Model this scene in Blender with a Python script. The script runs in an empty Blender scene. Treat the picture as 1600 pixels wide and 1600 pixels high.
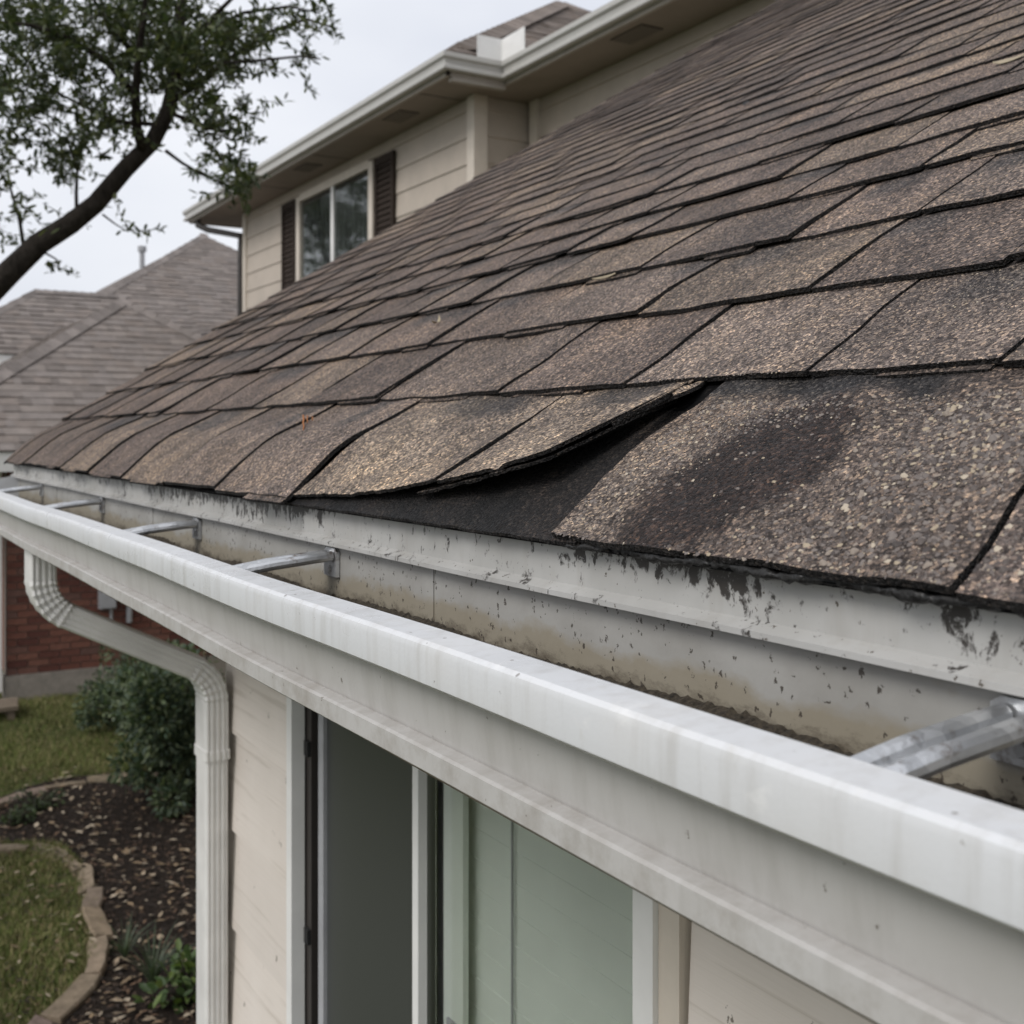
import bpy, math, random
import numpy as np
from mathutils import Matrix, Vector
random.seed(7); rng = np.random.default_rng(7)
SC = bpy.context.scene
COL = SC.collection
# ---------------------------------------------------------------- camera, sky, sun
# world axes: x = into the house (across the eave), y = along the eave (away), z = up
HC = 2.78                                    # eye height
YAW = math.atan2(1080, 1800)
cd = bpy.data.cameras.new('camera'); cam = bpy.data.objects.new('camera', cd); COL.objects.link(cam)
cam.location = (0, 0, HC); cam.rotation_euler = (math.pi / 2, 0, -YAW)
cd.sensor_width = 36; cd.lens = 36 * 1800 / 1600; cd.shift_y = -0.075
cd.clip_start = 0.02; cd.clip_end = 500
cd.dof.use_dof = True; cd.dof.focus_distance = 0.93; cd.dof.aperture_fstop = 13.0
SC.camera = cam
SUN_EL, SUN_AZ = math.radians(42), math.radians(258)   # azimuth measured from +y towards +x
w = bpy.data.worlds.new('World'); SC.world = w; w.use_nodes = True
nt = w.node_tree; nt.nodes.clear()
out = nt.nodes.new('ShaderNodeOutputWorld'); bg = nt.nodes.new('ShaderNodeBackground')
sky = nt.nodes.new('ShaderNodeTexSky'); sky.sky_type = 'NISHITA'; sky.sun_disc = False
sky.sun_elevation = SUN_EL; sky.sun_rotation = SUN_AZ; sky.dust_density = 4.0
tc = nt.nodes.new('ShaderNodeTexCoord'); nz = nt.nodes.new('ShaderNodeTexNoise')
nz.inputs['Scale'].default_value = 2.2; nz.inputs['Detail'].default_value = 4
mp = nt.nodes.new('ShaderNodeMapping'); mp.inputs['Scale'].default_value = (1, 1, 2.2)
nt.links.new(tc.outputs['Generated'], mp.inputs[0]); nt.links.new(mp.outputs[0], nz.inputs['Vector'])
cr = nt.nodes.new('ShaderNodeValToRGB')      # a closed cloud deck, barely uneven
cr.color_ramp.elements[0].position = 0.3; cr.color_ramp.elements[0].color = (6.5, 6.75, 7.4, 1)
cr.color_ramp.elements[1].position = 0.72; cr.color_ramp.elements[1].color = (8.6, 8.7, 9.0, 1)
nt.links.new(nz.outputs['Fac'], cr.inputs[0])
mx = nt.nodes.new('ShaderNodeMix'); mx.data_type = 'RGBA'; mx.inputs[0].default_value = 0.9
nt.links.new(sky.outputs[0], mx.inputs[6]); nt.links.new(cr.outputs[0], mx.inputs[7])
nt.links.new(mx.outputs[2], bg.inputs[0]); bg.inputs[1].default_value = 0.1
nt.links.new(bg.outputs[0], out.inputs[0])
sl = bpy.data.lights.new('sun', 'SUN'); sl.energy = 1.5; sl.angle = math.radians(26); sl.color = (1, 0.97, 0.94)
so = bpy.data.objects.new('sun', sl); COL.objects.link(so)
sd = Vector((math.sin(SUN_AZ) * math.cos(SUN_EL), math.cos(SUN_AZ) * math.cos(SUN_EL), math.sin(SUN_EL)))
so.rotation_euler = sd.to_track_quat('Z', 'Y').to_euler(); so.location = (-3, -3, 9)
SC.view_settings.view_transform = 'Standard'; SC.view_settings.look = 'None'
SC.view_settings.exposure = 0.30; SC.view_settings.gamma = 1.0; SC.view_settings.use_curve_mapping = False
SC.render.engine = 'CYCLES'; SC.cycles.use_denoising = True; SC.cycles.max_bounces = 6
SC.cycles.transparent_max_bounces = 6

# ---------------------------------------------------------------- helpers
CY, SY = math.cos(YAW), math.sin(YAW)
def px3(x, y, fw):                            # survey point: picture direction + distance -> place
    r = (x - 800) / 1800 * fw; u = (680 - y) / 1800 * fw
    return np.array([CY * r + SY * fw, -SY * r + CY * fw, HC + u])
class MB:
    def __init__(s): s.v = []; s.f = []; s.c = []
    def add(s, vs, fs, col=None):
        o = len(s.v); s.v += [tuple(p) for p in vs]; s.f += [tuple(i + o for i in f) for f in fs]
        if col is not None: s.c += [col] * len(vs) if not isinstance(col, list) else col
    def box(s, x0, x1, y0, y1, z0, z1, col=None):
        x0, x1 = sorted((x0, x1)); y0, y1 = sorted((y0, y1)); z0, z1 = sorted((z0, z1))
        s.add([(x0,y0,z0),(x1,y0,z0),(x1,y1,z0),(x0,y1,z0),(x0,y0,z1),(x1,y0,z1),(x1,y1,z1),(x0,y1,z1)],
              [(0,3,2,1),(4,5,6,7),(0,1,5,4),(1,2,6,5),(2,3,7,6),(3,0,4,7)], col)
    def prism(s, prof, y0, y1, cap=True, axis='y', segs=1, wob=0.0):
        """closed profile of (x,z) points pushed along y (or (y,z) along x)"""
        n = len(prof); vs = []; fs = []
        for k in range(segs + 1):
            yy = y0 + (y1 - y0) * k / segs
            for (a, b) in prof:
                wo = wob * (math.sin(yy * 5.1) * .6 + math.sin(yy * 11.7 + 1.3) * .4) if wob else 0
                vs.append((a + wo, yy, b + wo * .5) if axis == 'y' else (yy, a, b + wo))
        for k in range(segs):
            for i in range(n):
                j = (i + 1) % n; fs.append((k*n+i, k*n+j, (k+1)*n+j, (k+1)*n+i))
        if cap: fs.append(tuple(range(n))[::-1]); fs.append(tuple(segs*n + i for i in range(n)))
        s.add(vs, fs)
    def tube(s, pts, rad, n=8, cap=True):
        pts = [Vector(p) for p in pts]; vs = []; fs = []
        if not hasattr(rad, '__len__'): rad = [rad] * len(pts)
        up = None
        for i, p in enumerate(pts):
            d = (pts[min(i+1, len(pts)-1)] - pts[max(i-1, 0)]).normalized()
            if up is None:
                up = d.orthogonal().normalized()
            up = (up - d * up.dot(d)).normalized(); q = d.cross(up)
            for k in range(n):
                a = 2 * math.pi * k / n
                vs.append(p + (up * math.cos(a) + q * math.sin(a)) * rad[i])
        for i in range(len(pts) - 1):
            for k in range(n):
                fs.append((i*n+k, i*n+(k+1) % n, (i+1)*n+(k+1) % n, (i+1)*n+k))
        if cap: fs.append(tuple(range(n))[::-1]); fs.append(tuple((len(pts)-1)*n + k for k in range(n)))
        s.add(vs, fs)
    def build(s, name, m, parent=None, smooth=False):
        return mk(name, s.v, s.f, m, parent, smooth, s.c if s.c and len(s.c) == len(s.v) else None)
def mk(name, v, f, m, parent=None, smooth=False, cols=None):
    me = bpy.data.meshes.new(name); me.from_pydata([tuple(map(float, p)) for p in v], [], f)
    if cols is not None:
        ca = me.color_attributes.new('tint', 'FLOAT_COLOR', 'POINT')
        ca.data.foreach_set('color', np.concatenate([np.asarray(cols, float)[:, :3], np.ones((len(cols), 1))], 1).ravel())
    return fin(name, me, m, parent, smooth)
def mk_np(name, v, f, m, parent=None, smooth=False, cols=None):
    """big meshes: v (n,3), f (k,3|4) numpy"""
    me = bpy.data.meshes.new(name); n, k, q = len(v), len(f), f.shape[1]
    me.vertices.add(n); me.vertices.foreach_set('co', np.asarray(v, np.float32).ravel())
    me.loops.add(k * q); me.loops.foreach_set('vertex_index', f.astype(np.int32).ravel())
    me.polygons.add(k); me.polygons.foreach_set('loop_start', np.arange(0, k * q, q, dtype=np.int32))
    me.update(calc_edges=True)
    if cols is not None:
        ca = me.color_attributes.new('tint', 'FLOAT_COLOR', 'POINT')
        ca.data.foreach_set('color', np.concatenate([cols[:, :3], np.ones((n, 1))], 1).astype(np.float32).ravel())
    return fin(name, me, m, parent, smooth)
def fin(name, me, m, parent, smooth):
    ms = m if isinstance(m, (list, tuple)) else [m]
    for x in ms: me.materials.append(x)
    if smooth: me.polygons.foreach_set('use_smooth', [True] * len(me.polygons))
    o = bpy.data.objects.new(name, me); COL.objects.link(o)
    if parent is not None: adopt(o, parent)
    return o
def world_of(p):
    m = Matrix.Translation(p.location)
    return world_of(p.parent) @ p.matrix_parent_inverse @ m if p.parent else m
def adopt(o, parent):
    o.parent = parent; o.matrix_parent_inverse = world_of(parent).inverted()
def tag(o, label, cat, group=None, kind=None):
    if label: o['label'] = label
    if cat: o['category'] = cat
    if group: o['group'] = group
    if kind: o['kind'] = kind
    return o
def thing(name, label, cat, loc=(0, 0, 0), group=None):
    o = bpy.data.objects.new(name, None); COL.objects.link(o); o.location = loc; o.empty_display_size = .1
    return tag(o, label, cat, group)

# ---------------------------------------------------------------- materials
class NT:
    def __init__(s, name):
        s.m = bpy.data.materials.new(name); s.m.use_nodes = True; s.t = s.m.node_tree
        s.b = s.t.nodes['Principled BSDF']; s.tc = s.t.nodes.new('ShaderNodeTexCoord'); s.P = s.tc.outputs['Object']
    def put(s, sock, val):
        if isinstance(val, bpy.types.NodeSocket): s.t.links.new(val, sock)
        elif isinstance(val, (tuple, list)) and len(val) == 3 and sock.type == 'RGBA': sock.default_value = (*val, 1)
        else: sock.default_value = val
    def map(s, scale=(1, 1, 1), rot=(0, 0, 0), vec=None):
        n = s.t.nodes.new('ShaderNodeMapping'); s.put(n.inputs[0], vec or s.P); n.inputs['Scale'].default_value = scale
        n.inputs['Rotation'].default_value = rot; return n.outputs[0]
    def noise(s, scale, detail=3, rough=.5, vec=None, dist=0, col=False):
        n = s.t.nodes.new('ShaderNodeTexNoise'); s.put(n.inputs['Vector'], vec or s.P)
        n.inputs['Scale'].default_value = scale; n.inputs['Detail'].default_value = detail
        n.inputs['Roughness'].default_value = rough; n.inputs['Distortion'].default_value = dist
        return n.outputs['Color' if col else 'Fac']
    def voro(s, scale, vec=None, feature='F1', rnd=1):
        n = s.t.nodes.new('ShaderNodeTexVoronoi'); s.put(n.inputs['Vector'], vec or s.P); n.feature = feature
        n.inputs['Scale'].default_value = scale; n.inputs['Randomness'].default_value = rnd
        return n.outputs['Distance'], n.outputs['Color']
    def ramp(s, fac, stops, interp='LINEAR'):
        n = s.t.nodes.new('ShaderNodeValToRGB'); s.put(n.inputs[0], fac); e = n.color_ramp; e.interpolation = interp
        while len(e.elements) < len(stops): e.elements.new(.5)
        for el, (p, c) in zip(e.elements, stops):
            el.position = p; el.color = (c, c, c, 1) if not hasattr(c, '__len__') else (*c, 1)
        return n.outputs[0]
    def mix(s, fac, a, b, mode='MIX'):
        n = s.t.nodes.new('ShaderNodeMix'); n.data_type = 'RGBA'; n.blend_type = mode
        s.put(n.inputs[0], fac); s.put(n.inputs[6], a); s.put(n.inputs[7], b); return n.outputs[2]
    def math(s, op, a, b=0.0, clamp=False):
        n = s.t.nodes.new('ShaderNodeMath'); n.operation = op; n.use_clamp = clamp
        s.put(n.inputs[0], a); s.put(n.inputs[1], b); return n.outputs[0]
    def sep(s, vec=None):
        n = s.t.nodes.new('ShaderNodeSeparateXYZ'); s.put(n.inputs[0], vec or s.P); return n.outputs
    def attr(s, name='tint'):
        n = s.t.nodes.new('ShaderNodeAttribute'); n.attribute_name = name; return n.outputs['Color']
    def rand(s):
        n = s.t.nodes.new('ShaderNodeObjectInfo'); return n.outputs['Random']
    def bump(s, h, strength=.3, dist=.01, normal=None):
        n = s.t.nodes.new('ShaderNodeBump'); n.inputs['Strength'].default_value = strength
        n.inputs['Distance'].default_value = dist; s.put(n.inputs['Height'], h)
        if normal is not None: s.put(n.inputs['Normal'], normal)
        return n.outputs[0]
    def specks(s, scale, share):
        # irregular flecks: cells picked at random, their outline broken up by noise
        w_ = s.t.nodes.new('ShaderNodeVectorMath'); w_.operation = 'MULTIPLY_ADD'
        s.put(w_.inputs[0], s.noise(scale * 1.3, 3, .6, col=True)); w_.inputs[1].default_value = (2.2 / scale,) * 3; s.put(w_.inputs[2], s.P)
        d, c = s.voro(scale, s.map((1, 1, .6), vec=w_.outputs[0])); r = s.sep(c)
        return s.math('MULTIPLY', s.math('LESS_THAN', d, s.math('ADD', s.math('MULTIPLY', r[1], .34), .06)), s.math('LESS_THAN', r[0], s.math('MULTIPLY', s.ramp(s.noise(14, 2), [(.35, .1), (.65, 2.)]), share)))
    def done(s, col, rough=.6, normal=None, metal=0, spec=.5, **kw):
        s.put(s.b.inputs['Base Color'], col); s.put(s.b.inputs['Roughness'], rough)
        s.put(s.b.inputs['Metallic'], metal); s.put(s.b.inputs['Specular IOR Level'], spec)
        if normal is not None: s.put(s.b.inputs['Normal'], normal)
        for k, v in kw.items(): s.put(s.b.inputs[k.replace('_', ' ')], v)
        return s.m

def m_shingle():
    n = NT('asphalt_granules')
    d1, c1 = n.voro(410, n.map((1, 1, 1))); d2, c2 = n.voro(800)
    g = n.ramp(n.sep(c1)[0], [(0, (.24, .22, .22)), (.32, (.55, .51, .49)), (.58, (.95, .92, .9)), (.78, (1.5, 1.42, 1.33)), (.92, (2.3, 2.1, 1.85)), (1, (3.6, 3.2, 2.6))])
    g2 = n.ramp(n.sep(c2)[1], [(0, .6), (.5, .95), (.9, 1.3), (1, 2.0)])
    col = n.mix(1, n.attr(), g, 'MULTIPLY'); col = n.mix(.7, col, g2, 'MULTIPLY')
    patch = n.noise(9, 4, .6); col = n.mix(.85, col, n.ramp(patch, [(.32, (.62, .6, .6)), (.5, (1, .98, .97)), (.7, (1.3, 1.22, 1.1))]), 'MULTIPLY')
    streak = n.noise(30, 3, .6, vec=n.map((.5, 1.6, .5))); col = n.mix(.75, col, n.ramp(streak, [(.35, .66), (.65, 1.28)]), 'MULTIPLY')
    bald = n.noise(26, 5, .7); col = n.mix(n.ramp(bald, [(.64, 0), (.72, .6)]), col, (.03, .028, .028))
    h = n.math('ADD', n.math('MULTIPLY', d1, -1.0), n.math('MULTIPLY', d2, -.5))
    h = n.math('ADD', h, n.math('MULTIPLY', n.noise(160, 3), .9))
    return n.done(col, n.ramp(n.sep(c1)[1], [(0, .55), (1, .95)]), n.bump(h, 1.0, .004), spec=.32)
def m_granule():
    n = NT('loose_granules'); return n.done(n.attr(), .6, spec=.35)
def m_far_shingle(name, base):
    n = NT(name)
    col = n.mix(1, n.attr(), base, 'MULTIPLY'); col = n.mix(.7, col, n.ramp(n.noise(7, 5, .7), [(.3, .72), (.7, 1.25)]), 'MULTIPLY')
    return n.done(col, .9, n.bump(n.noise(120, 2), .5, .01), spec=.2)
def m_felt():
    n = NT('black_underlayment'); sp = n.voro(300)
    col = n.ramp(n.sep(sp[1])[0], [(0, (.0045, .0045, .005)), (.88, (.008, .008, .008)), (.97, (.02, .018, .017)), (1, (.05, .043, .036))])
    return n.done(col, .8, n.bump(n.noise(260, 3), .6, .003), spec=.04)
def m_tar():
    n = NT('black_roof_cement'); return n.done((.012, .0115, .011), n.ramp(n.noise(90, 2), [(.3, .35), (.7, .8)]), n.bump(n.noise(160, 3), .8, .004))
def m_gutter_white():
    n = NT('weathered_white_enamel'); X, Y, Z = n.sep()
    st = n.noise(1, 4, .62, vec=n.map((60, 75, 7)))
    gr = n.noise(7, 4, .6); blot = n.noise(40, 4, .7)
    col = n.mix(n.ramp(st, [(.47, 0), (.75, .5)]), (.60, .61, .62), (.40, .39, .37))
    col = n.mix(n.ramp(gr, [(.48, 0), (.75, .35)]), col, (.54, .525, .495))
    col = n.mix(n.ramp(blot, [(.6, 0), (.78, .5)]), col, (.50, .485, .45))
    col = n.mix(n.ramp(n.noise(14, 5, .7, vec=n.map((1, 1, 1.7))), [(.62, 0), (.7, .5)]), col, (.70, .70, .69))
    speck = n.specks(300, .006)
    col = n.mix(n.math('MULTIPLY', speck, .8), col, (.10, .075, .05))
    d3, c3 = n.voro(1, n.map((140, 150, 26), rot=(.25, 0, 0))); r3 = n.sep(c3)
    sc_ = n.math('MULTIPLY', n.math('LESS_THAN', d3, .2), n.math('LESS_THAN', r3[0], .05))
    col = n.mix(n.math('MULTIPLY', sc_, .7), col, (.13, .11, .09))
    return n.done(col, n.ramp(gr, [(.3, .22), (.7, .45)]), n.bump(n.noise(300, 2), .06, .002))
def m_gutter_face():
    n = NT('dirty_white_enamel_face'); X, Y, Z = n.sep()
    st = n.noise(1, 4, .65, vec=n.map((30, 42, 8), rot=(.35, 0, 0)))
    gr = n.noise(6, 5, .6)
    col = n.mix(n.ramp(st, [(.48, 0), (.8, .55)]), (.46, .45, .435), (.31, .295, .27))
    col = n.mix(n.ramp(gr, [(.45, 0), (.75, .5)]), col, (.37, .355, .33))
    hz = n.math('MULTIPLY', n.math('SUBTRACT', HC - .205, Z), 55, True)
    col = n.mix(n.math('MULTIPLY', hz, n.ramp(n.noise(28, 5, .75), [(.42, 0), (.7, .55)])), col, (.24, .21, .175))
    top = n.math('MULTIPLY', n.math('SUBTRACT', Z, HC - .181), 90, True)
    col = n.mix(n.math('MULTIPLY', top, n.ramp(n.noise(35, 4, .7), [(.4, 0), (.66, .6)])), col, (.2, .165, .125))
    speck = n.specks(260, .018)
    col = n.mix(n.math('MULTIPLY', speck, .8), col, (.09, .07, .05))
    return n.done(col, .48, n.bump(n.noise(260, 2), .06, .002))
def m_flashing():
    n = NT('galvanised_flashing'); X, Y, Z = n.sep()
    gr = n.noise(9, 4, .6)
    col = n.mix(n.ramp(gr, [(.35, 0), (.7, 1)]), (.42, .417, .402), (.315, .31, .292))
    col = n.mix(n.ramp(n.noise(1, 4, .7, vec=n.map((40, 26, 5))), [(.5, 0), (.8, .45)]), col, (.26, .235, .20))
    # runs of tar and algae under the shingle edge, in a few stretches only
    where = n.ramp(n.math('MULTIPLY', Y, .25), [(.07, .15), (.10, .3), (.125, .2), (.145, .9), (.165, .75), (.19, .05), (.30, .05), (.315, .9), (.40, .85), (.47, .9), (.52, .25), (.62, .6), (.78, .2), (.9, .55)])
    run = n.math('ADD', n.math('MULTIPLY', n.noise(1, 5, .7, vec=n.map((130, 95, 62), rot=(-.35, 0, 0)), dist=.4), .62), n.math('MULTIPLY', n.noise(16, 5, .75, vec=n.map((1, .6, 1))), .38))
    hi = n.math('MULTIPLY', n.math('SUBTRACT', Z, HC - .114), 36, True)
    run = n.math('ADD', n.math('MULTIPLY', run, 1.9), -.47)
    lev = n.math('ADD', run, n.math('MULTIPLY', n.math('MULTIPLY', where, hi), .30))
    msk = n.ramp(lev, [(.60, 0), (.69, 1)])
    col = n.mix(n.math('MULTIPLY', msk, .92), col, (.016, .011, .008))
    speck = n.math('MAXIMUM', n.specks(270, .07), n.specks(130, .012))
    col = n.mix(n.math('MULTIPLY', speck, .85), col, (.06, .045, .03))
    return n.done(col, .5, n.bump(n.noise(40, 3), .1, .004), spec=.3)
def m_trough_inside():
    n = NT('grimy_gutter_inside'); X, Y, Z = n.sep()
    gr = n.noise(8, 5, .6)
    col = n.mix(n.ramp(gr, [(.35, 0), (.7, 1)]), (.36, .355, .335), (.27, .262, .24))
    low = n.math('MULTIPLY', n.math('SUBTRACT', HC - .146, Z), 32, True)
    wv = n.math('ADD', n.math('ADD', n.math('MULTIPLY', n.noise(11, 4, .6, vec=n.map((1, 1, 1.6))), 1.1), n.math('MULTIPLY', n.noise(70, 5, .7, vec=n.map((1, .5, 1))), .55)), n.math('SUBTRACT', low, .86))
    col = n.mix(n.ramp(wv, [(.14, 0), (.46, .76)]), col, (.25, .215, .15))
    low2 = n.math('MULTIPLY', n.math('SUBTRACT', HC - .158, Z), 34, True)
    mo = n.math('ADD', n.math('MULTIPLY', n.noise(80, 6, .8, vec=n.map((1, .42, 1))), 1.0), n.math('SUBTRACT', n.math('MULTIPLY', low2, .55), .42))
    col = n.mix(n.ramp(mo, [(.3, 0), (.56, .85)]), col, (.06, .045, .03))
    speck = n.math('MAXIMUM', n.specks(240, .22), n.specks(160, .05))
    col = n.mix(n.math('MULTIPLY', speck, .9), col, (.04, .03, .022))
    return n.done(col, .55, n.bump(n.noise(60, 3), .15, .004))
def m_plain(name, col, rough=.6, var=.15, scale=12, bump=.0, metal=0, spec=.5):
    n = NT(name)
    c = n.mix(1, col, n.ramp(n.noise(scale, 5, .65), [(.3, 1 - var), (.7, 1 + var)]), 'MULTIPLY')
    return n.done(c, rough, n.bump(n.noise(scale * 8, 3), bump, .01) if bump else None, metal, spec)
def m_galv():
    n = NT('galvanised_steel'); d, c = n.voro(60)
    col = n.mix(n.ramp(n.noise(50, 5, .7), [(.55, 0), (.68, .8)]), n.ramp(n.sep(c)[0], [(0, (.48, .49, .5)), (1, (.68, .69, .7))]), (.16, .11, .075))
    return n.done(col, .34, n.bump(n.noise(140, 3), .2, .003), metal=.75)
def m_siding():
    n = NT('cream_painted_siding'); g = n.noise(1, 5, .65, vec=n.map((30, 1.6, 60), rot=(.0, 0, 0)), dist=.5)
    col = n.mix(n.ramp(n.noise(5, 4, .6), [(.35, 0), (.7, .6)]), (.68, .625, .57), (.60, .545, .49))
    col = n.mix(n.ramp(g, [(.56, 0), (.66, .38)]), col, (.36, .31, .25))
    col = n.mix(1, col, n.ramp(n.rand(), [(0, .92), (1, 1.05)]), 'MULTIPLY')
    speck = n.specks(60, .03)
    col = n.mix(n.math('MULTIPLY', speck, .8), col, (.09, .07, .05))
    return n.done(col, .62, n.bump(g, .25, .004))
def m_glass(name, tint, rough=.03, ior=1.5, trans=1.0):
    n = NT(name); return n.done(tint, rough, Transmission_Weight=trans, IOR=ior)
def m_brick():
    n = NT('red_brick')
    col = n.ramp(n.rand(), [(0, (.10, .042, .034)), (.35, (.15, .064, .048)), (.7, (.19, .088, .064)), (1, (.13, .075, .063))])
    col = n.mix(.8, col, n.ramp(n.noise(18, 5, .7), [(.3, .7), (.7, 1.25)]), 'MULTIPLY')
    return n.done(col, .9, n.bump(n.noise(90, 4), .5, .01), spec=.2)
def m_bark():
    n = NT('oak_bark'); b = n.noise(1, 5, .7, vec=n.map((30, 30, 14)))
    col = n.ramp(b, [(.3, (.018, .015, .013)), (.6, (.045, .038, .032)), (.8, (.085, .075, .065))])
    return n.done(col, .95, n.bump(b, 1, .03), spec=.15)
def m_leaf(name, cols):
    n = NT(name); col = n.mix(1, n.attr(), cols, 'MULTIPLY')
    n.b.inputs['Subsurface Weight'].default_value = 0
    m = n.done(col, .5, spec=.35)
    tr = n.t.nodes.new('ShaderNodeBsdfTranslucent'); ms = n.t.nodes.new('ShaderNodeMixShader'); ms.inputs[0].default_value = .25
    n.t.links.new(n.mix(1, col, (1.3, 1.5, .7), 'MULTIPLY'), tr.inputs[0]); o = n.t.nodes['Material Output']
    n.t.links.new(n.b.outputs[0], ms.inputs[1]); n.t.links.new(tr.outputs[0], ms.inputs[2]); n.t.links.new(ms.outputs[0], o.inputs[0])
    return m
def m_lawn():
    n = NT('lawn_soil'); col = n.ramp(n.noise(7, 5, .7), [(.3, (.045, .06, .02)), (.55, (.075, .085, .03)), (.75, (.12, .10, .055))])
    return n.done(col, .95, n.bump(n.noise(60, 4), .8, .03), spec=.1)
def m_mulch():
    n = NT('dark_mulch'); col = n.ramp(n.noise(38, 6, .75), [(.3, (.012, .0095, .008)), (.55, (.03, .023, .018)), (.75, (.06, .045, .035))])
    return n.done(col, .95, n.bump(n.noise(50, 5, .7), 1, .03), spec=.1)
def m_stone():
    n = NT('limestone_edging'); base = n.ramp(n.rand(), [(0, (.20, .155, .105)), (.4, (.23, .18, .13)), (.7, (.16, .13, .09)), (1, (.225, .17, .145))])
    col = n.mix(.8, base, n.ramp(n.noise(16, 5, .7), [(.3, .6), (.7, 1.3)]), 'MULTIPLY')
    return n.done(col, .9, n.bump(n.noise(50, 4), .5, .01), spec=.2)
def m_screen_glass():
    n = NT('dark_screened_glass'); return n.done((.052, .055, .054), .3, spec=.6)
def m_attr(name, rough=.85):
    n = NT(name); return n.done(n.attr(), rough, spec=.2)

M = dict(sh=m_shingle(), gran=m_granule(), far=m_far_shingle('grey_neighbour_shingles', (.215, .19, .176)),
         up=m_far_shingle('brown_upper_shingles', (.20, .17, .15)), felt=m_felt(), tar=m_tar(), gut=m_gutter_white(), gface=m_gutter_face(),
         flash=m_flashing(), trough=m_trough_inside(), galv=m_galv(), siding=m_siding(), brick=m_brick(), bark=m_bark(),
         leaf=m_leaf('oak_leaf', (.058, .071, .036)), bush=m_leaf('shrub_leaf', (.075, .10, .062)), plant=m_leaf('young_leaf', (.07, .105, .032)),
         lawn=m_lawn(), mulch=m_mulch(), silt=m_plain('granule_silt', (.10, .08, .055), .95, .75, 260, .9), stone=m_stone(), blade=m_attr('grass_blade'), litter=m_attr('leaf_litter'),
         white=m_plain('white_vinyl', (.74, .735, .72), .45, .06, 8), trim=m_plain('cream_trim', (.58, .52, .445), .6, .08, 7),
         fascia=m_plain('fascia_paint', (.36, .325, .285), .6, .1, 8), soffit=m_plain('soffit_paint', (.25, .21, .175), .7, .07, 4),
         spout=m_plain('downspout_enamel', (.69, .68, .66), .4, .1, 9), deck=m_plain('plywood_deck', (.22, .16, .1), .9),
         mortar=m_plain('mortar', (.27, .235, .205), .95, .15, 30, .3), conc=m_plain('concrete', (.25, .225, .195), .95, .2, 12, .3),
         dark=m_plain('dark_bronze', (.035, .03, .027), .5), shutter=m_plain('brown_shutter', (.034, .025, .02), .85, .1, 10, spec=.15),
         black=m_plain('dark_room', (.012, .012, .012), .9), blind=m_plain('grey_green_blind', (.74, .79, .72), .6, .06, 5),
         curtain=m_plain('grey_curtain', (.06, .062, .06), .8, .6, 2), scr=m_screen_glass(), glass=m_glass('window_glass', (.97, .99, .975)),
         greybox=m_plain('grey_enamel_box', (.33, .335, .35), .5), ugut=m_plain('upper_gutter_enamel', (.44, .43, .405), .4, .06, 5),
         upwall=m_plain('cream_upper_siding', (.43, .375, .315), .65, .08, 3), wood=m_plain('weathered_wood', (.16, .125, .09), .9, .2, 15, .3),
         vent=m_plain('vent_screen', (.07, .06, .052), .8), rust=m_plain('rust', (.30, .11, .03), .9), dry=m_plain('dry_leaf', (.30, .25, .17), .8, .2, 60))

# ================================================================= the setting: ground
def ground():
    n = 60; L = 70
    xs = np.linspace(-L, L, n); v = []; f = []
    for j in range(n):
        for i in range(n): v.append((xs[i], xs[j], 0))
    for j in range(n - 1):
        for i in range(n - 1): f.append((j*n+i, j*n+i+1, (j+1)*n+i+1, (j+1)*n+i))
    tag(mk('ground', v, f, M['lawn']), None, None, kind='structure')
ground()
def gpt(x, y, z=0.0):                         # ground point seen in direction (x, y)
    fw = 1800 * (HC - z) / (y - 680); p = px3(x, y, fw); return p
# planting bed: outline on the ground
edge_near = [(-110, 1318), (0, 1318), (50, 1316), (95, 1324), (128, 1352), (145, 1392), (152, 1430), (158, 1462), (148, 1500), (122, 1540), (92, 1570), (50, 1612), (0, 1668), (-60, 1740)]
edge_far = [(-130, 1300), (-60, 1275), (0, 1248), (42, 1230), (100, 1217), (180, 1208), (250, 1204), (330, 1200)]
def bed():
    out = [gpt(x, y) for x, y in edge_near] + [gpt(400, 1740), gpt(520, 1500), gpt(520, 1250)] + [gpt(x, y) for x, y in edge_far[::-1]]
    v = [(p[0], p[1], .006) for p in out]
    tag(mk('planting_bed', v, [tuple(range(len(v)))], M['mulch']), None, None, kind='structure')
    return np.array([(p[0], p[1]) for p in out])
BED = bed()
def inside(poly, p):
    x, y = p; c = False; n = len(poly)
    for i in range(n):
        x1, y1 = poly[i]; x2, y2 = poly[i-1]
        if (y1 > y) != (y2 > y) and x < (x2 - x1) * (y - y1) / (y2 - y1) + x1: c = not c
    return c

# ================================================================= near wing of the house
TAN = .627; PHI = math.atan(TAN); CP, SP = math.cos(PHI), math.sin(PHI)
DE, ZE = .48, HC - .079                       # eave line (deck top)
def R(s, t, n): return np.stack([DE + s * CP - n * SP, t + 0 * s, ZE + s * SP + n * CP], -1)
def px_roof(x, y, n):                         # where the sight line (x,y) meets the roof plane lifted by n -> s, t
    d = px3(x, y, 1.0) - np.array([0, 0, HC]); o = np.array([0, 0, HC])
    nn = np.array([-SP, 0, CP]); q = np.array([DE, 0, ZE]) + nn * n
    k = ((q - o) @ nn) / (d @ nn); p = o + d * k
    return (p[0] - DE + n * SP) / CP, p[1]
house = thing('house_wing', 'single storey cream sided wing with brown shingle roof in the foreground', 'house', (.9, 1, 0))
RAKE = 3.70
def rake_t(s): return RAKE + .30 * (1 - math.exp(-max(s, 0) / .16))
roof = MB()
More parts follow.
